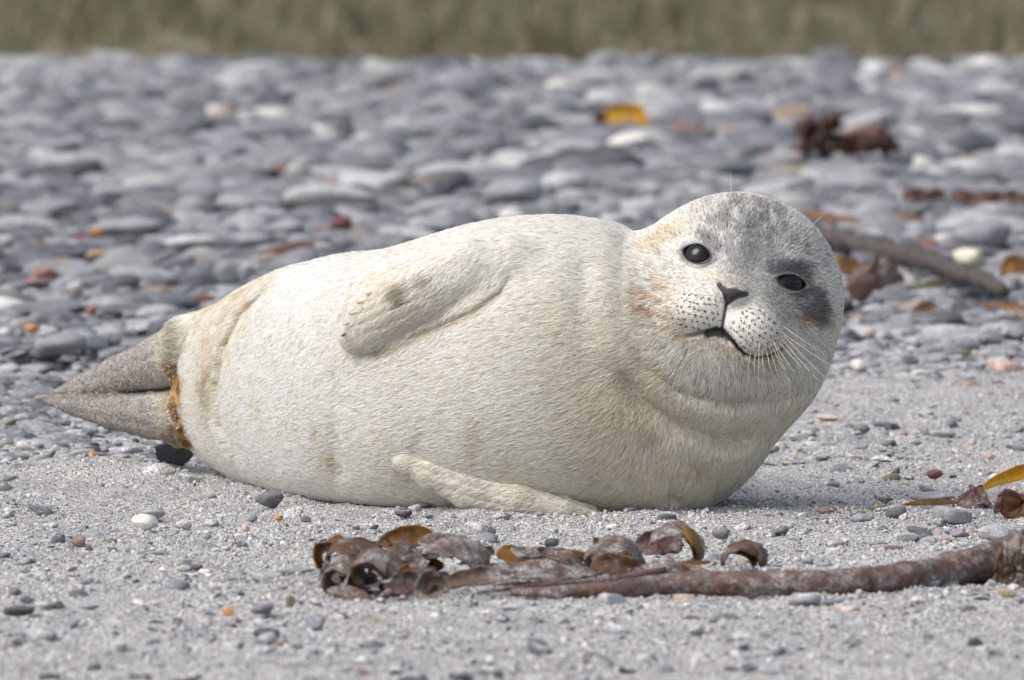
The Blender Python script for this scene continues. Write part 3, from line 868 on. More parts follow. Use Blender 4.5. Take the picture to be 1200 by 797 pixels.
HEADC = P(862, 349, 8.02)
def sdf(p):
    x = p[:, 0]
    ry, rz = crv(x, S_X, S_RY), crv(x, S_X, S_RZ)
    cy, cz = crv(x, S_X, S_Y), crv(x, S_X, S_Z)
    ry, rz = np.maximum(ry, .01), np.maximum(rz, .01)
    e = 2.25
    k = (np.abs((p[:, 1] - cy) / ry) ** e + np.abs((p[:, 2] - cz) / rz) ** e) ** (1 / e)
    f = (k - 1) * np.minimum(ry, rz)
    f = np.maximum(np.maximum(f, S_X[0] - x), x - S_X[-1])
    chest = ell(p, P(770, 457, 8.045), (.146, .146, .148))
    f = smin(f, chest, .03)
    neck = chain(p, pc((762, 436, 8.045), (800, 412, 8.035), (850, 372, 8.025)), [.138, .122, .112], 1.0)
    f = smin(f, chain(p, pc((800, 455, 8.03), (868, 428, 8.025)), [.108, .086], 1.0), .03)
    f = smin(f, neck, .03)
    head = ell(p, HEADC, (.1235, .118, .1215))
    head = smin(head, ell(p, P(848, 425, 7.985), (.094, .088, .046), 6), .03)         # jowl
    head = smin(head, ell(p, P(850, 368, 7.938), (.074, .056, .058), 12), .035)       # muzzle
    head = smin(head, ell(p, P(862, 312, 7.945), (.024, .045, .046), 12), .025)        # bridge of the nose
    mz = smin(ell(p, P(817, 367, 7.902), (.034, .031, .027), 10), ell(p, P(880, 386, 7.896), (.034, .032, .032), 30), .004)
    mz = smin(mz, ell(p, P(856, 344, 7.884), (.0185, .016, .0125), 16), .008)
    head = smin(head, mz, .016)
    head = smin(head, ell(p, P(842, 413, 7.922), (.040, .030, .020), 12), .02)        # chin
    f = smin(f, head, .034)
    up = chain(p, UPF, UPR, 1.45)
    kk = .005 + .020 * sstep(-.06, .0, x)
    f = smin(f, up, kk)
    lo = chain(p, LOF, LOR, 1.15)
    f = smin(f, lo, .004)
    hh = smin(chain(p, HUF, HUR, 1.25), chain(p, HLF, HLR, 1.25), .0012)
    f = smin(f, hh, .006)
    px, py, d = proj(p)
    for pl, s, a, d0, d1 in GROOVES:
        A = np.array(pl)
        m = (px > A[:, 0].min() - 3.5 * s) & (px < A[:, 0].max() + 3.5 * s) & (py > A[:, 1].min() - 3.5 * s) & (py < A[:, 1].max() + 3.5 * s) & (d > d0) & (d < d1 + .04)
        if not m.any(): continue
        dd, t = polydist(px[m], py[m], pl)
        w = np.exp(-(dd / s) ** 2) * sstep(0, .18, t + .06) * sstep(0, .18, 1.06 - t) * (1 - sstep(d1, d1 + .04, d[m]))
        f[m] += a * .001 * w
    # eye sockets and lids
    for ei, e in enumerate(EYES):
        m = (np.abs(px - e[0]) < 80) & (np.abs(py - e[1]) < 80) & (d < 8.05)
        if not m.any(): continue
        u, v = eyecoord(px[m], py[m], e)
        r = np.hypot(u, v / np.clip(1 - .30 * u * u, .3, 1))
        rp = np.hypot(px[m] - e[0], py[m] - e[1])
        g = 5.5 * np.exp(-(rp / 24) ** 2) - 2.6 * np.exp(-((r - 1.42) / .30) ** 2) * (1 + .35 * (v < 0))
        g = g + 10.0 * (1 - sstep(.86, 1.12, r))
        f[m] += .001 * g
    so, _ = polydist(px, py, [(203, 432), (208, 455), (204, 480), (212, 505), (222, 530)])
    f -= .0045 * np.exp(-(so / 8) ** 2) * (.5 + vnoise(p, 110, 24)) * (d > 8.2)
    # soft rolls of fat
    f += .0022 * vnoise(p, 14, 21)
    # flattened where it rests on the sand
    f = -smin(-f, p[:, 2] + .006, .02)
    return f

def grad(p, h=4e-4):
    g = np.empty_like(p)
    for a in range(3):
        q = p.copy(); q[:, a] += h
        r = p.copy(); r[:, a] -= h
        g[:, a] = (sdf(q) - sdf(r)) / (2 * h)
    return g

def newton(p, it=2):
    for _ in range(it):
        g = grad(p); f = sdf(p)
        st = -f / np.maximum((g * g).sum(1), .2)
        p = p + np.clip(st, -.004, .004)[:, None] * g
    return p

def surface_net(lo, hi, h, cf=4):
    H = h * cf
    nb = np.ceil((hi - lo) / H).astype(int)
    gx = [lo[a] + (np.arange(nb[a]) + .5) * H for a in range(3)]
    G = np.stack(np.meshgrid(*gx, indexing='ij'), -1).reshape(-1, 3)
    fc = sdf(G).reshape(nb)
    n = nb * cf
    F = np.repeat(np.repeat(np.repeat(fc, cf, 0), cf, 1), cf, 2).astype(np.float32)
    act = np.argwhere(np.abs(fc) < H * 1.5)
    off = np.stack(np.meshgrid(*[np.arange(cf)] * 3, indexing='ij'), -1).reshape(-1, 3)
    idx = (act[:, None, :] * cf + off[None]).reshape(-1, 3)
    vals = np.empty(len(idx), np.float32)
    for s in range(0, len(idx), 400000):
        vals[s:s + 400000] = sdf(lo + (idx[s:s + 400000] + .5) * h)
    F[idx[:, 0], idx[:, 1], idx[:, 2]] = vals
    S = F < 0
    c = np.zeros(tuple(n - 1), np.int8)
    for a in (0, 1):
        for b in (0, 1):
            for g in (0, 1):
                c += S[a:n[0] - 1 + a, b:n[1] - 1 + b, g:n[2] - 1 + g]
    cells = np.argwhere((c > 0) & (c < 8))
    vid = np.full(tuple(n - 1), -1, np.int32)
    vid[cells[:, 0], cells[:, 1], cells[:, 2]] = np.arange(len(cells))
    acc = np.zeros((len(cells), 3)); cnt = np.zeros(len(cells))
    cr = [np.array(v) for v in [(0,0,0),(1,0,0),(0,1,0),(1,1,0),(0,0,1),(1,0,1),(0,1,1),(1,1,1)]]
    cv = [F[cells[:, 0] + o[0], cells[:, 1] + o[1], cells[:, 2] + o[2]] for o in cr]
    for a, b in [(0,1),(2,3),(4,5),(6,7),(0,2),(1,3),(4,6),(5,7),(0,4),(1,5),(2,6),(3,7)]:
        m = (cv[a] < 0) != (cv[b] < 0)
        t = np.where(m, cv[a] / np.where(m, cv[a] - cv[b], 1), 0)
        acc += m[:, None] * (cr[a] + t[:, None] * (cr[b] - cr[a])); cnt += m
    V = lo + (cells + acc / cnt[:, None] + .5) * h
    Q = []
    for ax in range(3):
        o = [0, 0, 0]; o[ax] = 1
        A = S[:n[0] - o[0], :n[1] - o[1], :n[2] - o[2]]
        B = S[o[0]:, o[1]:, o[2]:]
        e = np.argwhere(A != B)
        u, w = [(1, 2), (2, 0), (0, 1)][ax]
        e = e[(e[:, u] > 0) & (e[:, w] > 0) & (e[:, u] < n[u] - 1) & (e[:, w] < n[w] - 1)]
        fl = A[e[:, 0], e[:, 1], e[:, 2]]
        def cell(du, dw):
            k = e.copy(); k[:, u] -= du; k[:, w] -= dw
            return vid[k[:, 0], k[:, 1], k[:, 2]]
        q = np.stack([cell(1, 1), cell(0, 1), cell(0, 0), cell(1, 0)], 1)
        q[~fl] = q[~fl][:, ::-1]
        Q.append(q)
    Q = np.concatenate(Q)
    Q = Q[(Q >= 0).all(1)]
    return V, Q

V, Q = surface_net(np.array([-.66, -.21, -.03]), np.array([.44, .68, .42]), .0030)
V = newton(V, 2)
# finer faces on the head
fcx = V[Q].mean(1)
hp = proj(fcx)
sel = (hp[0] > 735) & (hp[0] < 1000) & (hp[1] > 215) & (hp[1] < 480) & (hp[2] < 8.04)
def refine(V, Q, sel):
    """split the chosen quads into four; neighbours become n-gons so that nothing opens"""
    qs = Q[sel]
    E = np.sort(np.stack([qs, np.roll(qs, -1, 1)], -1).reshape(-1, 2), 1)
    key = E[:, 0].astype(np.int64) * len(V) + E[:, 1]
    uk, inv = np.unique(key, return_inverse=True)
    ue = np.stack([uk // len(V), uk % len(V)], 1)
    mid = newton(V[ue].mean(1), 1); cen = newton(V[qs].mean(1), 1)
    mi = (len(V) + inv).reshape(-1, 4); ci = len(V) + len(ue) + np.arange(len(qs))
    new = np.concatenate([np.stack([qs[:, i], mi[:, i], ci, mi[:, i - 1]], 1) for i in range(4)])
    rest = Q[~sel]
    E2 = np.sort(np.stack([rest, np.roll(rest, -1, 1)], -1), 2)
    k2 = E2[..., 0].astype(np.int64) * len(V) + E2[..., 1]
    pos = np.clip(np.searchsorted(uk, k2), 0, len(uk) - 1)
    hit = uk[pos] == k2
    bd = hit.any(1)
    ng = []
    for r, hh, pp in zip(rest[bd].tolist(), hit[bd].tolist(), pos[bd].tolist()):
        f = []
        for i in range(4):
            f.append(r[i])
            if hh[i]: f.append(len(V) + pp[i])
        ng.append(f)
    return np.concatenate([V, mid, cen]), np.concatenate([rest[~bd], new]), ng
V, Q, NG = refine(V, Q, sel)
NRM = norm(grad(V))

# ---- colours of the coat: real markings, dirt and bare skin, plus shade painted at the flippers
def blob(px, py, x, y, a, b, rot=0, soft=.5):
    r = math.radians(rot)
    u = ((px - x) * math.cos(r) + (py - y) * math.sin(r)) / a
    v = (-(px - x) * math.sin(r) + (py - y) * math.cos(r)) / b
    return 1 - sstep(1 - soft, 1 + soft, np.hypot(u, v))

def coat_colour(p, nrm):
    px, py, d = proj(p)
    n = len(p)
    toc = norm(np.array([0, -DS, CAMH]) - p)
    front = sstep(.02, .2, (toc * nrm).sum(1))
    N1, N2, N3 = fbm(p, 18, 31), fbm(p, 70, 33), fbm(p, 9, 35)
    c = np.tile(np.array([.88, .855, .79]), (n, 1))
    A = np.zeros(n)
    def lay(col, w):
        nonlocal c
        w = np.clip(w, 0, 1)[:, None]
        c = c * (1 - w) + np.array(col) * w
    # creamy chest and throat
    lay((.76, .71, .59), .5 * sstep(560, 720, px) * (1 - .4 * sstep(800, 900, px)) * sstep(270, 420, py))
    lay((.77, .71, .57), .4 * sstep(-.1, .6, N1) * sstep(520, 650, px) * sstep(260, 330, py))
    lay((.60, .53, .40), .40 * blob(px, py, 735, 480, 55, 60, 30, .9) * front)
    lay((.74, .68, .55), .30 * sstep(0, .7, N3) * sstep(.2, .9, 1 - p[:, 2] / .2))
    # white rump and flank
    lay((.895, .885, .86), .8 * (1 - sstep(360, 470, px)) * sstep(250, 290, px))
    # yellowish sandy rump
    rump = (1 - sstep(268, 300, px + .62 * (py - 400))) * sstep(222, 240, px)
    lay((.66, .58, .42), rump * np.clip(.45 + .9 * N2, 0, .8) * (1 - sstep(440, 520, py) * .6))
    for b in ((245, 470, 9, 30, 0), (252, 440, 10, 14, 0), (388, 545, 13, 22, -25), (378, 515, 8, 20, -20), (300, 478, 7, 10, 0), (560, 520, 10, 30, 10)):
        lay((.42, .34, .20) if b[0] < 260 else (.58, .50, .36), .55 * blob(px, py, *b, .7) * front * np.clip(.6 + 1.2 * N2, 0, 1))
    # hind flippers: grey hide under sand, crease shade painted in
    hf = 1 - sstep(196, 222, px + 10 * N2)
    lay((.27, .25, .235), hf * .9)
    lay((.58, .53, .43), hf * sstep(165, 200, px) * .75)
    lay((.16, .15, .14), hf * (1 - sstep(1.5, 5, polydist(px, py, [(48, 467), (108, 464), (158, 460), (200, 457)])[0])) * .6)  # shade of the crease between the two flippers, painted as a dark line
    # amber soiling round the flipper roots
    so, st = polydist(px, py, [(203, 432), (208, 455), (204, 480), (212, 505), (222, 530)])
    w = (1 - sstep(4, 13, so + 10 * N2))
    lay((.15, .075, .02), w)
    lay((.42, .22, .04), w * sstep(.0, .35, N2))
    A = np.maximum(A, w * .8)
    lay((.26, .21, .08), .7 * blob(px, py, 208, 400, 22, 16, -40, .6) * np.clip(.3 + 1.6 * N2, 0, 1))
    lay((.22, .18, .06), .7 * blob(px, py, 196, 512, 20, 12, 10, .6) * np.clip(.3 + 1.6 * N2, 0, 1))
    # upper flipper: sandy end, bald sand patch, and painted underside shade
    fl = blob(px, py, 440, 372, 60, 40, -35, .5) * front * (d < 8.06)
    lay((.76, .69, .56), fl * np.clip(.40 + .7 * N2, 0, .7))
    lay((.58, .54, .48), .35 * blob(px, py, 510, 365, 60, 22, -20, .6) * front)  # soft shading of the flipper's underside, painted into the coat
    lay((.34, .31, .25), .9 * blob(px, py, 470, 344, 15, 11, -50, .5) * front * np.clip(.7 + N2, 0, 1))
    lay((.42, .38, .30), .7 * blob(px, py, 497, 329, 9, 7, -40, .6) * front)
    lay((.42, .37, .28), .6 * (1 - sstep(2, 9, polydist(px, py, [(590, 342), (560, 364), (520, 381), (480, 398), (445, 412)])[0])) * front)  # painted shade line where the flipper's lower edge meets the flank
    # lower flipper
    lay((.60, .55, .47), .6 * (1 - sstep(8, 22, polydist(px, py, [(480, 545), (555, 574), (640, 597)])[0])) * (d < 8.02) * np.clip(.6 + N2, 0, 1))
    # --- head
    hd = (d < 8.07) & (px > 725) & (py < 480)
    hw = hd * front
    opx, opy = px, py
    px = opx + 4.5 * fbm(p, 95, 71) + 2.0 * vnoise(p, 300, 72)
    py = opy + 4.5 * fbm(p, 95, 73) + 2.0 * vnoise(p, 300, 74)
    lay((.74, .73, .69), hw * .55 * blob(px, py, 862, 350, 118, 112, 0, .15))
    streak = .6 * vnoise(np.stack([px / 2.6, py / 9.0, 0 * px], -1), 1.0, 41) + .5 * vnoise(np.stack([px / 6.0, py / 18.0, 0 * px], -1), 1.0, 42)
    lay((.30, .30, .31), hw * .85 * blob(px, py, 880, 254, 66, 28, 18, .7) * np.clip(.55 + .9 * streak, 0, 1))
    lay((.26, .26, .27), hw * .60 * (1 - sstep(2, 7, polydist(px, py, [(832, 262), (855, 258), (880, 261), (902, 272)])[0])) * np.clip(.6 + .6 * streak, 0, 1))
    lay((.33, .33, .345), hw * .78 * blob(px, py, 866, 292, 26, 46, 14, .8) * np.clip(.7 + .6 * streak, 0, 1))
    lay((.36, .36, .37), hw * .6 * blob(px, py, 950, 290, 34, 16, 50, .8) * np.clip(.6 + .5 * streak, 0, 1))
    lay((.28, .28, .29), hw * .9 * blob(px, py, 833, 284, 17, 8, 35, .6))
    lay((.19, .19, .195), hw * .95 * blob(px, py, 924, 318, 28, 14, 12, .32))
    lay((.19, .19, .19), hw * .92 * blob(px, py, 948, 352, 35, 17, 58, .28))
    lay((.24, .235, .22), hw * .75 * blob(px, py, 955, 370, 15, 8, 70, .5))
    lay((.34, .34, .35), hw * .65 * blob(px, py, 915, 354, 30, 22, 25, .7))
    lay((.34, .34, .35), hw * .5 * blob(px, py, 905, 312, 12, 20, -20, .7))
    # rusty staining
    stv = vnoise(np.stack([px / 9.0, py / 3.0, 0 * px], -1), 1.0, 43)
    lay((.50, .30, .16), hw * .75 * blob(px, py, 768, 355, 24, 30, 20, .8) * np.clip(.35 + .8 * stv, 0, 1))
    lay((.34, .21, .12), hw * .7 * blob(px, py, 775, 366, 10, 14, 20, .7) * np.clip(.3 + 1. * stv, 0, 1))
    lay((.62, .50, .32), hw * .6 * blob(px, py, 775, 280, 30, 9, -30, .8))
    lay((.56, .40, .25), hw * .45 * blob(px, py, 797, 385, 14, 12, 20, .8))
    lay((.42, .27, .15), hw * .6 * blob(px, py, 940, 372, 9, 6, -40, .6))
    lay((.60, .47, .36), hw * .4 * blob(px, py, 848, 329, 16, 7, 16, .8))
    lay((.50, .36, .22), hw * .55 * (1 - sstep(4, 14, polydist(px, py, [(800, 398), (830, 402), (858, 412), (884, 426), (910, 420)])[0])) * np.clip(.5 + .6 * stv, 0, 1))
    lay((.52, .38, .22), .6 * blob(px, py, 822, 546, 20, 12, 10, .8) * np.clip(.4 + 1.1 * streak, 0, 1) * (d < 8.0))
    lay((.74, .72, .68), hw * .4 * np.maximum(blob(px, py, 817, 366, 36, 28, 10, .4), blob(px, py, 883, 387, 37, 33, 35, .4)))
    px, py = opx, opy
    # nose leather, mouth line, eyelids
    nl, _ = polydist(px, py, [(842, 334), (852, 340), (862, 341), (874, 345)])
    tri = np.minimum(polydist(px, py, [(843, 334), (849, 341), (852, 352)])[0], polydist(px, py, [(874, 344.5), (862, 348), (853, 354)])[0])
    tri = np.where(inside(px, py, np.array([(841, 333), (853, 338), (875, 344), (863, 350), (852, 356), (847, 345)], float)), 0.0, tri)
    tri = np.minimum(tri, np.minimum(polydist(px, py, [(854, 341), (853, 350)])[0], nl + 1.0))
    w = hw * (1 - sstep(2.8, 4.6, tri)); lay((.055, .052, .055), w); A = np.maximum(A, w)
    w = hw * (1 - sstep(.8, 2.6, polydist(px, py, PHIL)[0])); lay((.07, .062, .06), w * .9)
    md, mt = polydist(px, py, MOUTH); w = hw * (1 - sstep(1.2, 3.2, md + 1.0 * N2)); lay((.06, .042, .034), w * (.35 + .65 * sstep(.05, .3, mt) * sstep(0, .25, 1 - mt)))
    w = hw * (1 - sstep(3, 6.0, polydist(px, py, [(829, 392), (838, 389.5), (847, 392), (852, 396)])[0])); lay((.07, .066, .07), w * .95); A = np.maximum(A, w * .5)
    for e in EYES:
        u, v = eyecoord(px, py, e)
        r = np.hypot(u, v)
        lay((.26, .255, .25), hw * .75 * (1 - sstep(1.25, 2.1, r + .3 * N2)))
        w = hw * (1 - sstep(1.12, 1.42, r)); lay((.035, .033, .033), w); A = np.maximum(A, w)
    # whisker pits
    for cx, cy, rows, ang in ((817, 366, 6, 12), (884, 388, 7, 40)):
        a = math.radians(ang)
        for i in range(rows):
            for j in range(8):
                u = (j - 3.5) * 7.2 + (i % 2) * 3.3; v = (i - (rows - 1) / 2) * 7.4
                if (u / 30) ** 2 + (v / 25) ** 2 > 1: continue
                x = cx + u * math.cos(a) - v * math.sin(a) + math.sin(i * 7.3 + j * 3.1) * 1.2; y = cy + u * math.sin(a) + v * math.cos(a) + math.cos(i * 3.3 + j * 5.1) * 1.2
                m = np.hypot(px - x, (py - y) * 1.25)
                lay((.05, .046, .046), hw * .9 * (1 - sstep(.7, 1.9, m)))
    c = c * (1 + .05 * N2 + .03 * N1)[:, None]
    return np.clip(c, .01, .93), A

VC, VA = coat_colour(V, NRM)
faces = Q.tolist() + NG
seal = empty('seal_pup', (0.1, 0.1, 0))
tag(seal, 'plump cream-white seal pup lying on its side on the sand, face turned round', 'seal')
me = bpy.data.meshes.new('body')
me.from_pydata(V.astype(np.float32).tolist(), [], faces)
me.polygons.foreach_set('use_smooth', np.ones(len(faces), bool))
me.update()
vcol(me, 'col', np.concatenate([VC, VA[:, None]], 1))
body = obj('body', me, M_SKIN, seal)

# ---- eyes
def ray_surface(px, py, d0=7.7, d1=8.7):
    ds = np.linspace(d0, d1, 500)
    f = sdf(P(np.full(500, float(px)), np.full(500, float(py)), ds))
    i = int(np.argmax(f < 0))
    a, b = ds[max(i - 1, 0)], ds[i]
    for _ in range(18):
        m = .5 * (a + b)
        if sdf(P(np.array([px]), np.array([py]), m))[0] < 0: b = m
        else: a = m
    return P(px, py, b), b

def uv_sphere(nu=32, nv=20):
    vs_, fs = [], []
    for j in range(nv + 1):
        th = math.pi * j / nv
        for i in range(nu):
            ph = 2 * math.pi * i / nu
            vs_.append((math.sin(th) * math.cos(ph), math.sin(th) * math.sin(ph), math.cos(th)))
    for j in range(nv):
        for i in range(nu):
            fs.append((j * nu + i, j * nu + (i + 1) % nu, (j + 1) * nu + (i + 1) % nu, (j + 1) * nu + i))
    return np.array(vs_), np.array(fs)
SPV, SPF = uv_sphere()
for e in EYES:
    # the ball sits just behind the ring of the lids
    rim = np.array([ray_surface(*[float(k) for k in (e[0] + 1.40 * e[2] * math.cos(t), e[1] + 1.40 * e[3] * math.sin(t))])[0] for t in np.linspace(0, 2 * math.pi, 13)[:-1]])
    cen = rim.mean(0)
    nn = norm(np.linalg.svd(rim - cen)[2][2])
    if nn[1] > 0: nn = -nn
    nn = norm(nn + np.array([0, -.6, 0]))
    r = .024
    cpos = P(e[0], e[1], cen[1] + DS) - nn * (r - .0018)
    me = mesh_np('eye', SPV * r + cpos, SPF)
    o = obj('eye', me, M_EYE, seal)

ICO_V = norm(np.array([(0, 0, 1.), (.9, 0, .3), (-.4, .8, .2), (-.4, -.8, .2), (.3, .5, -.8), (.2, -.6, -.8), (-.9, .1, -.4)]))
ICO_F = [(0, 1, 2), (0, 2, 3), (0, 3, 1), (1, 4, 2), (1, 5, 4), (1, 3, 5), (2, 4, 6), (2, 6, 3), (3, 6, 5), (4, 5, 6)]
M_FOLL = make_plain('dark_follicle', (.055, .05, .05), .6)
# ---- claws along the edge of the upper fore flipper, and on the lower one
def tube(pts, rad, nseg=8, cap=True):
    pts = np.array(pts, float); rad = np.broadcast_to(np.array(rad, float), (len(pts),))
    t = norm(np.gradient(pts, axis=0))
    up = np.array([0.13, -.21, .97])
    if abs(t[0] @ up) > .9: up = np.array([1., .2, .1])
    s = norm(np.cross(t, up)); b = norm(np.cross(s, t))
    a = np.linspace(0, 2 * np.pi, nseg, endpoint=False)
    V = (pts[:, None] + rad[:, None, None] * (np.cos(a)[None, :, None] * s[:, None] + np.sin(a)[None, :, None] * b[:, None])).reshape(-1, 3)
    F = []
    for i in range(len(pts) - 1):
        for j in range(nseg):
            F.append([i * nseg + j, i * nseg + (j + 1) % nseg, (i + 1) * nseg + (j + 1) % nseg, (i + 1) * nseg + j])
    if cap:
        F.append(list(range(nseg))[::-1]); F.append(list(range((len(pts) - 1) * nseg, len(pts) * nseg)))
    return V, F

for k, (x, y, dx, dy, m) in enumerate(((404, 391, -4, 3, M_CLAW), (408, 378, -7, 3, M_CLAWP), (416, 366, -7, 2, M_CLAWP), (424, 354, -7, 1, M_CLAWP), (433, 344, -6, 0, M_CLAWP))):
    q, d = ray_surface(x + 4, y)
    a = P(x + 5, y - 1, d + .001); b = P(x + dx * .3, y + dy * .4, d - .003); c = P(x + dx, y + dy, d + .002)
    v, f = tube([a, (a + b) / 2, b, (b + c) / 2, c], [.0018, .0019, .0017, .0012, .0004], 8)
    obj('claw', mesh_np('claw', v, f), m, seal)

# ---- dark whisker follicles on both muzzle pads
fv, ff, fq = [], [], []
for cx, cy, rows, ang in ((815, 366, 6, 12), (884, 388, 7, 40)):
    a = math.radians(ang)
    for i in range(rows):
        for j in range(8):
            u = (j - 3.5) * 7.0 + (i % 2) * 3.3; v = (i - (rows - 1) / 2) * 7.2
            if (u / 29) ** 2 + (v / 24) ** 2 > 1: continue
            fq.append((cx + u * math.cos(a) - v * math.sin(a) + RS.normal(0, 1.0), cy + u * math.sin(a) + v * math.cos(a) + RS.normal(0, 1.0)))
for x, y in fq:
    if polydist(np.array([x]), np.array([y]), MOUTH)[0][0] < 5 or polydist(np.array([x]), np.array([y]), PHIL)[0][0] < 6: continue
    q, d = ray_surface(x, y)
    n_ = norm(grad(q[None]))[0]
    t_ = q - P(854, 345, 7.88); t_ = norm(t_ - (t_ @ n_) * n_); b_ = np.cross(n_, t_)
    k = len(fv) * 7
    s_ = RS.uniform(.8, 1.15)
    fv.append(q + n_ * .0008 + s_ * (ICO_V[:, :1] * .0015 * t_ + ICO_V[:, 1:2] * .0010 * b_ + ICO_V[:, 2:] * .0007 * n_))
    ff += [tuple(i + k for i in f) for f in ICO_F]
o = obj('whisker_follicles', mesh_np('whisker_follicles', np.concatenate(fv), ff), M_FOLL, body)
tag(o, kind='stuff')

# ---- whiskers
def whisker(x0, y0, x1, y1, bend, out, r=.00031):
    q, d = ray_surface(x0, y0)
    pts = []
    for t in np.linspace(0, 1, 9):
        nx, ny = -(y1 - y0), (x1 - x0)
        pts.append(P(x0 + (x1 - x0) * t + nx * bend * t * (1 - t), y0 + (y1 - y0) * t + ny * bend * t * (1 - t), d + .002 - out * (1 - (1 - t) ** 2)))
    v, f = tube(pts, [r * (1 - .75 * t) for t in np.linspace(0, 1, 9)], 5)
    obj('whisker', mesh_np('whisker', v, f), M_WHISK, seal)
W = [(790, 372, 690, 386, .10, .05), (792, 378, 702, 392, .08, .05), (795, 384, 715, 416, .06, .045), (800, 388, 736, 425, .05, .04), (788, 366, 686, 371, .08, .05),
     (786, 360, 700, 352, .06, .05), (793, 374, 740, 391, .05, .04), (799, 380, 758, 402, .05, .035), (803, 392, 770, 422, .03, .03), (789, 352, 745, 330, .03, .03),
     (893, 408, 896, 446, .05, .03), (898, 408, 905, 440, .05, .03), (902, 407, 915, 448, .06, .03), (905, 405, 925, 447, .06, .035), (908, 402, 934, 440, .06, .035),
     (885, 412, 884, 440, .0, .025), (911, 398, 945, 436, .06, .04), (914, 394, 965, 452, .06, .04), (916, 390, 990, 462, .08, .04), (912, 386, 1004, 446, .08, .04),
     (915, 380, 975, 420, .06, .04), (905, 396, 930, 455, .05, .03), (890, 400, 889, 450, .03, .03), (880, 410, 876, 436, .0, .02)]
for w in W: whisker(*w)
whisker(857, 232, 856, 201, .0, -.02, .0004)
whisker(936, 284, 970, 247, -.12, .02, .0004)
whisker(930, 290, 955, 268, .08, .02, .0003)

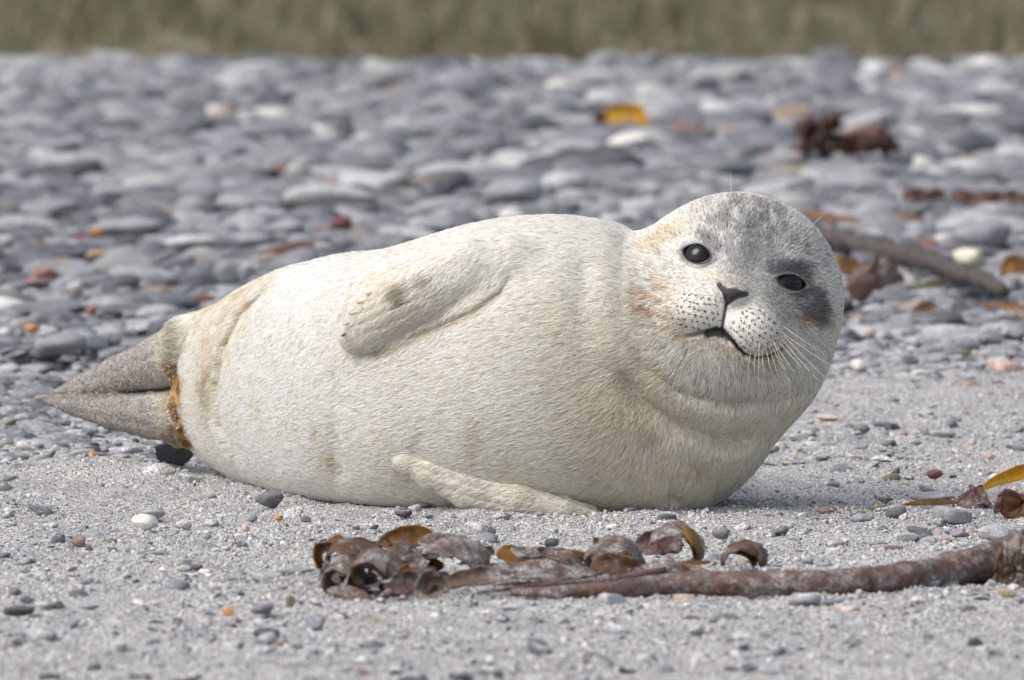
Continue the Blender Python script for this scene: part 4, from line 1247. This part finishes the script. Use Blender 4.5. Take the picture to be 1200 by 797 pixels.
# ---- fur
def fur(n):
    tri = np.concatenate([Q[:, [0, 1, 2]], Q[:, [0, 2, 3]]])
    a, b, c = V[tri[:, 0]], V[tri[:, 1]], V[tri[:, 2]]
    ar = .5 * np.linalg.norm(np.cross(b - a, c - a), axis=1)
    cen = (a + b + c) / 3
    px, py, d = proj(cen)
    vis = ((norm(np.array([0, -DS, CAMH]) - cen) * NRM[tri[:, 0]]).sum(1) > -.25)
    wt = ar * np.where(vis, 1.0, .22)
    wt *= np.where((px > 735) & (py < 480) & vis, 1.7, 1.0)
    wt *= np.where(cen[:, 2] < .0, .05, 1.0)
    wt *= np.where(px < 190, .25, 1.0)
    cum = np.cumsum(wt); cum /= cum[-1]
    ti = np.searchsorted(cum, RS.rand(n)); ti = np.clip(ti, 0, len(tri) - 1)
    r1, r2 = RS.rand(n), RS.rand(n)
    s = np.sqrt(r1)
    w0, w1, w2 = 1 - s, s * (1 - r2), s * r2
    T = tri[ti]
    root = w0[:, None] * V[T[:, 0]] + w1[:, None] * V[T[:, 1]] + w2[:, None] * V[T[:, 2]]
    nn = norm(w0[:, None] * NRM[T[:, 0]] + w1[:, None] * NRM[T[:, 1]] + w2[:, None] * NRM[T[:, 2]])
    col = w0[:, None] * VC[T[:, 0]] + w1[:, None] * VC[T[:, 1]] + w2[:, None] * VC[T[:, 2]]
    al = w0 * VA[T[:, 0]] + w1 * VA[T[:, 1]] + w2 * VA[T[:, 2]]
    px, py, d = proj(root)
    # lie of the coat
    nose = P(854, 345, 7.88)
    hv = norm(root - nose)
    bv = np.tile(np.array([-1., .05, -.28]), (n, 1))
    ch = sstep(640, 780, px) * sstep(400, 520, py)
    bv = bv * (1 - ch[:, None]) + np.array([-.35, .0, -1.]) * ch[:, None]
    upf = blob(px, py, 490, 355, 110, 45, -25, .3) * (d < 8.06)
    bv = bv * (1 - upf[:, None]) + np.array([-.8, .0, -.75]) * upf[:, None]
    rr = np.linalg.norm(root - HEADC, axis=1)
    hw = 1 - sstep(.125, .165, rr)
    hw = np.maximum(hw, 1 - sstep(.085, .11, np.linalg.norm(root - P(852, 375, 7.93), axis=1)))
    flow = hv * hw[:, None] + bv * (1 - hw[:, None])
    wob = np.stack([fbm(root, 55, 51 + i, 2) for i in range(3)], -1)
    fine = np.stack([vnoise(root, 210, 61 + i) for i in range(3)], -1)
    flow = flow + (.14 + .16 * hw)[:, None] * wob + (.14 + .22 * hw + .12 * ch)[:, None] * fine + .15 * RS.randn(n, 3)
    tg = norm(flow - (flow * nn).sum(1, keepdims=True) * nn)
    rn = np.linalg.norm(root - nose, axis=1)
    ln = (.0105 - .0015 * hw) * (.65 + .6 * RS.rand(n))
    ln *= np.where(hw > .5, .42 + .58 * sstep(.040, .125, rn), 1.0)
    ln *= 1 + .5 * hw * sstep(395, 420, py) * (py < 480)
    ln *= np.where(px < 200, .35, 1.0)
    for e in EYES:
        u, v = eyecoord(px, py, e)
        ln *= .25 + .75 * sstep(1.3, 2.6, np.hypot(u, v))
    mm, _ = polydist(px, py, MOUTH)
    md = np.minimum(mm, polydist(px, py, PHIL)[0])
    ln *= np.where((hw > .5) & (py < mm + 400), .35 + .65 * sstep(2, 12, md), 1.0)
    pads = np.maximum(blob(px, py, 817, 366, 34, 27, 10, .3), blob(px, py, 883, 387, 36, 31, 35, .3)) * (hw > .5)
    ln *= 1 - .45 * pads
    keep = ~((RS.rand(n) < .30 * pads)) & ~((md < 1.7) & (hw > .5)) & (al < .35) & (root[:, 2] > .0005)
    root, nn, col, tg, ln = root[keep], nn[keep], col[keep], tg[keep], ln[keep]
    n = len(root)
    lift = (.17 + .17 * RS.rand(n))[:, None]
    ln = ln[:, None]
    p0 = root - nn * .0004
    p1 = root + ln * .40 * (tg * .85 + nn * lift * 1.9)
    p2 = root + ln * .75 * (tg * .95 + nn * lift * 1.35)
    p3 = root + ln * (tg + nn * lift * .95)
    pts = np.stack([p0, p1, p2, p3], 1)
    pts[:, :, 2] = np.maximum(pts[:, :, 2], .001)
    hc = bpy.data.hair_curves.new('fur')
    hc.add_curves([4] * n)
    hc.points.foreach_set('position', pts.astype(np.float32).ravel())
    rad = np.array([.00027, .00027, .00021, .00005], np.float32)
    ra = hc.attributes.get('radius') or hc.attributes.new('radius', 'FLOAT', 'POINT')
    ra.data.foreach_set('value', np.tile(rad, n))
    hk = hw[keep]
    j = (1.07 + (.13 + .12 * hk) * RS.randn(n) - .34 * (RS.rand(n) < .10 + .08 * hk))[:, None]
    col = np.clip(col * j + .01, .01, .95)
    ca = hc.attributes.new('col', 'FLOAT_COLOR', 'CURVE')
    ca.data.foreach_set('color', np.concatenate([col, np.ones((n, 1))], 1).astype(np.float32).ravel())
    na = hc.attributes.new('nrm', 'FLOAT_VECTOR', 'CURVE')
    na.data.foreach_set('vector', nn.astype(np.float32).ravel())
    hc.materials.append(M_FUR)
    o = bpy.data.objects.new('fur', hc)
    COL.objects.link(o)
    o.parent = body
    o.matrix_parent_inverse = wmat(body).inverted()
    return o
fur(FUR_N)

# ---- sand grains sticking to the coat
def stuck_sand(spots):
    vs_, fs, cs = [], [], []
    pts = []
    for (cx, cy, sx, sy, rot, n, rmin, rmax, dark) in spots:
        a = math.radians(rot)
        for _ in range(n):
            u, v = RS.randn() * sx, RS.randn() * sy
            pts.append((cx + u * math.cos(a) - v * math.sin(a), cy + u * math.sin(a) + v * math.cos(a), RS.uniform(rmin, rmax), dark))
    A = np.array(pts)
    ds = np.linspace(7.75, 8.75, 130)
    lo = np.full(len(A), -1.0)
    prev = None
    hitd = np.full(len(A), np.nan)
    for i, dd in enumerate(ds):
        f = sdf(P(A[:, 0], A[:, 1], dd))
        if prev is not None:
            m = (f < 0) & (prev >= 0) & np.isnan(hitd)
            hitd[m] = ds[i - 1] + (dd - ds[i - 1]) * prev[m] / (prev[m] - f[m])
        prev = f
    ok = ~np.isnan(hitd)
    A, hitd = A[ok], hitd[ok]
    pos = np.stack([P(a[0], a[1], d) for a, d in zip(A, hitd)])
    nr = norm(grad(pos))
    pal = np.array([(.62, .60, .57), (.50, .47, .43), (.72, .70, .66), (.36, .33, .31), (.55, .45, .36), (.22, .21, .21)])
    for k in range(len(A)):
        r = A[k, 2] * .001
        R = np.array(Euler(RS.rand(3) * 6.28).to_matrix())
        vs_.append((ICO_V * r * (.7 + .6 * RS.rand(3))) @ R.T + pos[k] + nr[k] * (.0012 if A[k, 0] > 205 else .0004))
        fs += [tuple(i + 7 * k for i in f) for f in ICO_F]
        c = pal[RS.randint(6)] if RS.rand() > A[k, 3] else np.array((.07, .07, .075))
        cs.append(np.tile(c, (7, 1)))
    me = mesh_np('sand_grains', np.concatenate(vs_), fs, False)
    vcol(me, 'col', np.concatenate(cs))
    o = obj('stuck_sand', me, M_VCOL, body)
    tag(o, kind='stuff')
stuck_sand([(145, 445, 36, 10, -18, 1900, .35, .95, .08), (135, 482, 42, 9, 6, 2100, .35, .95, .12), (280, 380, 26, 22, -50, 420, .4, 1.0, .12),
            (330, 335, 40, 12, -30, 260, .4, 1.0, .2), (440, 310, 60, 16, -14, 90, .4, 1.1, .5), (520, 285, 60, 16, -14, 60, .4, 1.0, .5),
            (470, 344, 9, 6, -50, 260, .4, 1.1, .2), (496, 329, 6, 5, -40, 90, .4, 1.0, .2), (425, 370, 14, 16, -30, 90, .4, .9, .2),
            (620, 590, 45, 5, 14, 220, .4, .9, .1), (540, 570, 30, 6, 14, 90, .4, .9, .1), (650, 440, 40, 60, 0, 60, .4, .9, .6), (650, 470, 8, 10, 0, 30, .4, .8, .4),
            (205, 470, 8, 35, 0, 60, .6, 1.4, .3), (700, 400, 30, 60, 0, 25, .3, .7, .7)])
# ================================================================== seaweed
K_AMB = make_kelp('amber_kelp', (.36, .18, .022), (.12, .045, .012), -.03, .5, .24)
K_BRN = make_kelp('brown_sandy_kelp', (.17, .085, .03), (.06, .028, .018), .04, .25, .32)
K_SND = make_kelp('sand_caked_kelp', (.15, .085, .05), (.065, .038, .032), .115, .15, .42)
K_PUR = make_kelp('purple_sandy_kelp', (.15, .07, .065), (.07, .035, .038), .06, .15, .4)
K_STEM = make_kelp('kelp_stem_skin', (.135, .068, .045), (.06, .034, .030), .085, .0, .38)
K_GRYS = make_kelp('weathered_stem_skin', (.085, .068, .06), (.04, .032, .03), -.10, .0, .6)
K_YEL = make_kelp('yellow_kelp', (.66, .39, .02), (.50, .26, .015), -.16, .4, .22)
K_RED = make_kelp('red_brown_kelp', (.19, .075, .035), (.09, .03, .022), -.02, .35, .35)
K_ORG = make_kelp('orange_kelp', (.34, .165, .055), (.16, .08, .04), -.0, .3, .35)
K_FRD = make_kelp('folded_brown_kelp', (.20, .125, .10), (.09, .06, .06), .03, .25, .4)
K_CLMP = make_kelp('maroon_weed', (.095, .032, .018), (.04, .016, .012), -.12, .2, .45)

def bez(pts, n):
    """smooth polyline through world points"""
    pts = np.array(pts, float)
    L = np.r_[0, np.cumsum(np.linalg.norm(np.diff(pts, axis=0), axis=1))]
    t = np.linspace(0, L[-1], n)
    if len(pts) < 3:
        return np.stack([np.interp(t, L, pts[:, k]) for k in range(3)], -1)
    return np.stack([crv(t, L, pts[:, k]) for k in range(3)], -1)

def blade(name, pts, half, curl, side, mat, parent, seed, nu=26, nv=13, crump=.10, thick=.0022, freq=45, taper=(.35, .35)):
    """crumpled seaweed blade: smooth middle line, arched cross-section, frayed rim, real thickness"""
    c = bez(pts, nu)
    T = norm(np.gradient(c, axis=0))
    S = np.array(side, float)[None] - (T @ np.array(side, float))[:, None] * T
    S = norm(S); N = norm(np.cross(T, S))
    u = np.linspace(0, 1, nu)
    w = half * np.minimum(1, np.sqrt(np.clip(u / max(taper[0], 1e-3), 0.02, 1))) * np.minimum(1, np.sqrt(np.clip((1 - u) / max(taper[1], 1e-3), 0.02, 1)))
    v = np.linspace(-1, 1, nv)
    k = max(abs(curl), .05)
    A = np.sin(k * v) / k; B = (np.cos(k * v) - math.cos(k)) / k * np.sign(curl or 1)
    G = c[:, None] + w[:, None, None] * (A[None, :, None] * S[:, None] + B[None, :, None] * N[:, None])
    off = np.stack([fbm(G + seed * 1.7, freq, seed * 5 + i, 3) for i in range(3)], -1)
    rim = .5 + .8 * np.abs(v)[None, :, None]
    G = G + off * half * crump * 4 * rim
    gu = np.gradient(G, axis=0); gv = np.gradient(G, axis=1)
    NN = norm(np.cross(gu, gv))
    th = thick * (1 - .6 * np.abs(v)[None, :, None] ** 3)
    top, bot = (G + NN * th * .5).reshape(-1, 3), (G - NN * th * .5).reshape(-1, 3)
    ii = np.arange(nu * nv).reshape(nu, nv)
    q = np.stack([ii[:-1, :-1], ii[:-1, 1:], ii[1:, 1:], ii[1:, :-1]], -1).reshape(-1, 4)
    o = nu * nv
    ring = list(ii[0, :]) + list(ii[1:, -1]) + list(ii[-1, -2::-1]) + list(ii[-2:0:-1, 0])
    F = q[:, ::-1].tolist() + (q + o).tolist()
    for a, b in zip(ring, ring[1:] + ring[:1]):
        F.append([int(a), int(b), int(b + o), int(a + o)])
    return obj(name, mesh_np(name, np.concatenate([top, bot]), F), mat, parent)

def stem(name, pts, rad, mat, parent, seed, n=60, lump=.12, nseg=16):
    c = bez(pts, n)
    r = np.interp(np.linspace(0, 1, n), np.linspace(0, 1, len(rad)), rad)
    V_, F_ = tube(c, r, nseg)
    ax = np.repeat(c, nseg, 0)
    V_ = ax + (V_ - ax) * (1 + lump * (1.3 * fbm(V_ + seed, 45, seed, 2) + 1.0 * fbm(V_ * np.array([.35, 1, 1]) + seed, 190, seed + 5, 2)))[:, None]
    return obj(name, mesh_np(name, V_, F_), mat, parent)

def gd(px, py):
    return ground_at(px, py)[1]

# ---- the long kelp lying in front of the seal
kelp = empty('kelp_plant', ground_at(620, 700)[0])
tag(kelp, 'long brown kelp with thick sandy stem and crumpled amber fronds lying before the seal', 'kelp')
def line(*a):
    """pixels of the middle line with the ground pixel below it"""
    return [P(x, y, gd(x, yg) - (.26 if yg < 400 else 0)) for x, y, yg in a]
stem('stipe', line((1235, 640, 668), (1195, 648, 678), (1150, 661, 684), (1080, 674, 692), (1000, 682, 698), (900, 684, 699), (800, 684, 698), (720, 690, 701), (650, 694, 702), (600, 694, 700)),
     [.0235, .0225, .020, .0175, .0150, .0138, .0128, .0105, .0078, .004], K_STEM, kelp, 3, 260, .17, 28)
stem('stalk', line((780, 668, 690), (720, 678, 692), (660, 684, 694), (600, 690, 698), (560, 694, 700)), [.0042, .0038, .0036, .003, .002], K_PUR, kelp, 5, 40, .1, 8)
def curl_(cx, cy, R, a0, a1, yg, depth, mat, seed, tilt=(.25, 1, .28), crump=.07, squash=1.0):
    """blade rolled into an arch with its opening towards the viewer"""
    d = gd(cx, yg)
    pts = [P(cx + R * math.cos(math.radians(a)), cy - R * squash * math.sin(math.radians(a)), d + .004 * i) for i, a in enumerate(np.linspace(a0, a1, 9))]
    return blade('frond', pts, depth, .5, tilt, mat, kelp, seed, 26, 11, crump, .0032, 55, (.12, .12))
def patch_(x0, y0, x1, y1, yg, half, curl, mat, seed, lean=(0, .55, .85), bow=0.0, crump=.09):
    d = gd((x0 + x1) / 2, yg)
    pts = [P(x0, y0, d), P((x0 + x1) / 2, (y0 + y1) / 2 - bow, d - .004), P(x1, y1, d + .004)]
    return blade('frond', pts, half, curl, lean, mat, kelp, seed, 28, 13, crump, .003, 50)
patch_(445, 636, 512, 630, 650, .0155, -1.0, K_AMB, 1, (0, .35, .94), 4, .05)
patch_(492, 634, 545, 640, 655, .012, -1.1, K_SND, 2, (0, .6, .8), 3)
curl_(530, 672, 38, 185, 10, 684, .026, K_SND, 3, squash=.72)
curl_(528, 670, 33, 190, 95, 682, .020, K_AMB, 4, squash=.72)
curl_(440, 682, 22, 230, -30, 698, .030, K_SND, 5, squash=1.0)
curl_(440, 683, 17, 200, 10, 699, .024, K_BRN, 6)
curl_(412, 662, 23, 200, -10, 690, .026, K_BRN, 7, squash=.8)
curl_(402, 660, 20, 210, 60, 686, .024, K_AMB, 8, squash=.8)
curl_(404, 684, 18, 210, -20, 699, .024, K_SND, 9)
patch_(380, 668, 404, 692, 697, .020, -1.3, K_SND, 10, (-.5, .3, .8), 0, .12)
patch_(384, 694, 440, 700, 703, .012, -1.0, K_SND, 11, (0, .8, .5), 2, .14)
patch_(455, 688, 492, 684, 702, .018, -1.4, K_PUR, 12, (0, .4, .9), 4)
patch_(486, 690, 528, 688, 703, .020, -1.5, K_SND, 13, (0, .4, .9), 4)
patch_(515, 686, 604, 672, 697, .0135, -1.5, K_SND, 14, (0, .5, .86), 4)
patch_(470, 664, 505, 668, 690, .015, -1.2, K_SND, 15, (0, .6, .8), 2, .12)
patch_(596, 656, 692, 652, 664, .0095, .7, K_BRN, 16, (0, .3, .95), 1, .05)
patch_(640, 654, 690, 652, 664, .008, .6, K_AMB, 17, (0, .2, .97), 1, .05)
patch_(560, 668, 700, 674, 684, .020, -.7, K_SND, 18, (0, .9, .35), 2, .10)
patch_(600, 640, 690, 660, 668, .020, -.7, K_SND, 19, (0, .95, .3), 2, .12)
patch_(682, 650, 742, 640, 668, .020, -1.3, K_SND, 20, (0, .55, .8), 6, .12)
curl_(720, 660, 26, 200, 0, 676, .022, K_SND, 21, squash=.8)
patch_(690, 664, 760, 668, 678, .014, -1.0, K_BRN, 22, (0, .5, .86), 3, .12)
patch_(742, 640, 800, 640, 664, .021, -1.2, K_PUR, 23, (0, .5, .86), 8, .10)
curl_(790, 652, 28, 150, -10, 668, .020, K_SND, 24, squash=1.0)
curl_(797, 650, 21, 80, -15, 668, .014, K_AMB, 25, squash=1.1)
patch_(800, 660, 850, 660, 668, .006, -.8, K_AMB, 26, (0, .6, .8), -2, .08)
curl_(872, 664, 24, 170, 5, 674, .016, K_BRN, 27, squash=.9)
curl_(868, 664, 19, 165, 20, 674, .012, K_AMB, 28, squash=.9)
patch_(852, 640, 900, 650, 662, .008, -1.0, K_RED, 29, (0, .6, .8), 5, .10)
patch_(742, 664, 830, 668, 680, .014, -.9, K_SND, 30, (0, .8, .6), 2, .12)
# torn scraps packed between the larger fronds
for k in range(34):
    x = RS.choice([RS.uniform(386, 520), RS.uniform(386, 520), RS.uniform(560, 820)]); yg = RS.uniform(664, 702) if x < 520 else RS.uniform(664, 682)
    y = yg - RS.uniform(4, 26 if x < 520 else 16); l = RS.uniform(9, 24); a = RS.normal(0, .5)
    patch_(x - l * math.cos(a), y + l * math.sin(a), x + l * math.cos(a), y - l * math.sin(a), yg, RS.uniform(.006, .013), RS.uniform(-1.6, -.6), [K_SND, K_BRN, K_PUR, K_SND, K_BRN, K_AMB][k % 6], 300 + k, (RS.normal(0, .4), .5, .8), RS.uniform(0, 6), .15)
# frayed holdfast at the thick end
for k in range(22):
    x = 1184 + RS.uniform(-8, 30); y = RS.uniform(632, 676)
    d = gd(x, 686)
    blade('root_strand', [P(x + 4, y - 14, d), P(x, y + 4, d - .018 - .006 * RS.rand()), P(x + RS.uniform(-16, 4), y + 24, d - .022)], .008, -.9, (1, .3, .2), K_SND if k % 3 else K_BRN, kelp, 60 + k, 14, 7, .16, .003, 70)

# ---- single pieces of weed, each lying loose
def loose(name, label, pts, half, curl, side, mat, seed, cat='seaweed', crump=.07, thick=.0025, freq=40, taper=(.4, .4)):
    b = blade(name, pts, half, curl, side, mat, None, seed, 40, 17, crump, thick, freq, taper)
    return tag(b, label, cat)
def L(*a): return line(*a)
loose('kelp_piece', 'glossy yellow kelp blade lying on the sand by the dark maroon pebble', L((1148, 574, 582), (1175, 560, 580), (1210, 552, 578), (1250, 556, 584)), .0135, -.8, (0, .35, .94), K_YEL, 71, taper=(.8, .1), crump=.03)
loose('kelp_piece', 'crumpled red-brown kelp piece under the glossy yellow blade', L((1166, 586, 606), (1188, 590, 606), (1225, 586, 606)), .024, -1.3, (0, .5, .86), K_RED, 72, crump=.2, freq=60)
loose('kelp_strip', 'thin amber kelp strip caught on the long pale slate', L((1060, 591, 600), (1088, 588, 600), (1122, 589, 600)), .0045, -.6, (0, .6, .8), K_AMB, 73)
loose('kelp_scrap', 'purple-grey sandy kelp scrap beside the yellow blade', L((1120, 588, 600), (1138, 580, 600), (1158, 590, 602)), .014, -1.2, (0, .5, .86), K_PUR, 74, crump=.2, freq=70)
st = stem('kelp_stalk', L((930, 268, 278), (975, 280, 292), (1010, 287, 299), (1045, 297, 309), (1085, 304, 318), (1120, 318, 332), (1150, 328, 342), (1176, 340, 352)), [.012, .0165, .0185, .019, .018, .0165, .0145, .011], K_GRYS, None, 75, 120, .34)
tag(st, 'weathered grey-brown kelp stalk lying across the shingle behind the head', 'kelp')
loose('kelp_frond', 'upright folded brown kelp frond below the weathered stalk', L((1004, 352, 358), (1018, 328, 358), (1042, 318, 358), (1058, 324, 358)), .030, -.8, (.55, .3, -.75), K_FRD, 76, crump=.09)
loose('kelp_frond', 'olive amber kelp frond between the weathered stalk and the head of the seal', L((976, 304, 318), (992, 312, 322), (1014, 318, 328)), .018, -.6, (0, .4, .9), K_AMB, 77)
loose('kelp_frond', 'orange-brown kelp frond standing up at the far end of the weathered stalk', L((1172, 322, 328), (1186, 310, 328), (1212, 318, 328)), .016, -.8, (0, .4, .9), K_AMB, 78)
loose('kelp_strip', 'amber kelp strip on the shingle close behind the crown of the head', L((930, 248, 258), (960, 252, 262), (985, 256, 266), (1012, 260, 270)), .008, -.6, (0, .5, .86), K_ORG, 79, crump=.10)
loose('kelp_strip', 'short rust-coloured kelp strip on the pebbles below the upright frond', L((1070, 364, 370), (1085, 360, 369), (1100, 357, 368)), .009, -.8, (0, .6, .8), K_ORG, 80)
loose('kelp_strip', 'long rust-orange kelp strip on the pebbles below the weathered stalk', L((1150, 356, 366), (1172, 358, 366), (1195, 361, 369), (1230, 362, 370)), .007, -.8, (0, .6, .8), K_ORG, 81)
loose('kelp_strip', 'thin pale olive weed strip beside the upright frond', L((1058, 338, 344), (1090, 334, 342), (1116, 326, 338)), .006, -.5, (0, .6, .8), make_kelp('olive_weed', (.26, .23, .11), (.16, .14, .07), .0, .2, .5), 82)
loose('kelp_piece', 'bright yellow kelp scrap on the far shingle beside a white stone', L((704, 143, 150), (722, 133, 150), (742, 133, 150), (760, 146, 152)), .028, -.9, (0, .3, .95), K_YEL, 83, taper=(.2, .5))
loose('kelp_scrap', 'dark maroon weed scrap touching the bright yellow kelp', L((694, 148, 152), (703, 136, 152), (712, 146, 152)), .018, -.9, (0, .4, .9), K_CLMP, 84)
clump = empty('seaweed_clump', ground_at(990, 180)[0])
tag(clump, 'ragged dark maroon seaweed clump on the far shingle', 'seaweed')
for k in range(70):
    x = 938 + 108 * RS.rand(); top = 140 + (6 if x < 985 else 18) * RS.rand() + (14 if x > 985 else 0)
    y = RS.uniform(top, 178); d = gd(x, 187) - .35 + RS.uniform(-.08, .08)
    a = RS.rand() * 6.28; l = RS.uniform(8, 17)
    blade('frond', [P(x - l * math.cos(a), y - .6 * l * math.sin(a), d), P(x, y - 4, d - .02), P(x + l * math.cos(a), y + .6 * l * math.sin(a), d + .02)], .012, -.8, (RS.randn(), RS.randn(), RS.randn()), K_CLMP, clump, 100 + k, 10, 5, .12, .004, 30)
wrack = empty('seaweed_strand', ground_at(1150, 238)[0])
tag(wrack, 'thin line of red-brown seaweed stranded across the shingle', 'seaweed')
for k in range(22):
    x = 1068 + 150 * RS.rand(); y = 226 + 8 * RS.rand() + (x - 1068) * .03; d = gd(x, y + 9) - .3 + RS.uniform(-.05, .05); l = RS.uniform(7, 18)
    blade('frond', [P(x - l, y + RS.uniform(-4, 4), d), P(x, y - 3, d - .02), P(x + l, y + RS.uniform(-4, 4), d)], .010, -.7, (0, .6, .8), K_RED if k % 4 == 0 else K_CLMP, wrack, 200 + k, 10, 5, .12, .004, 30)
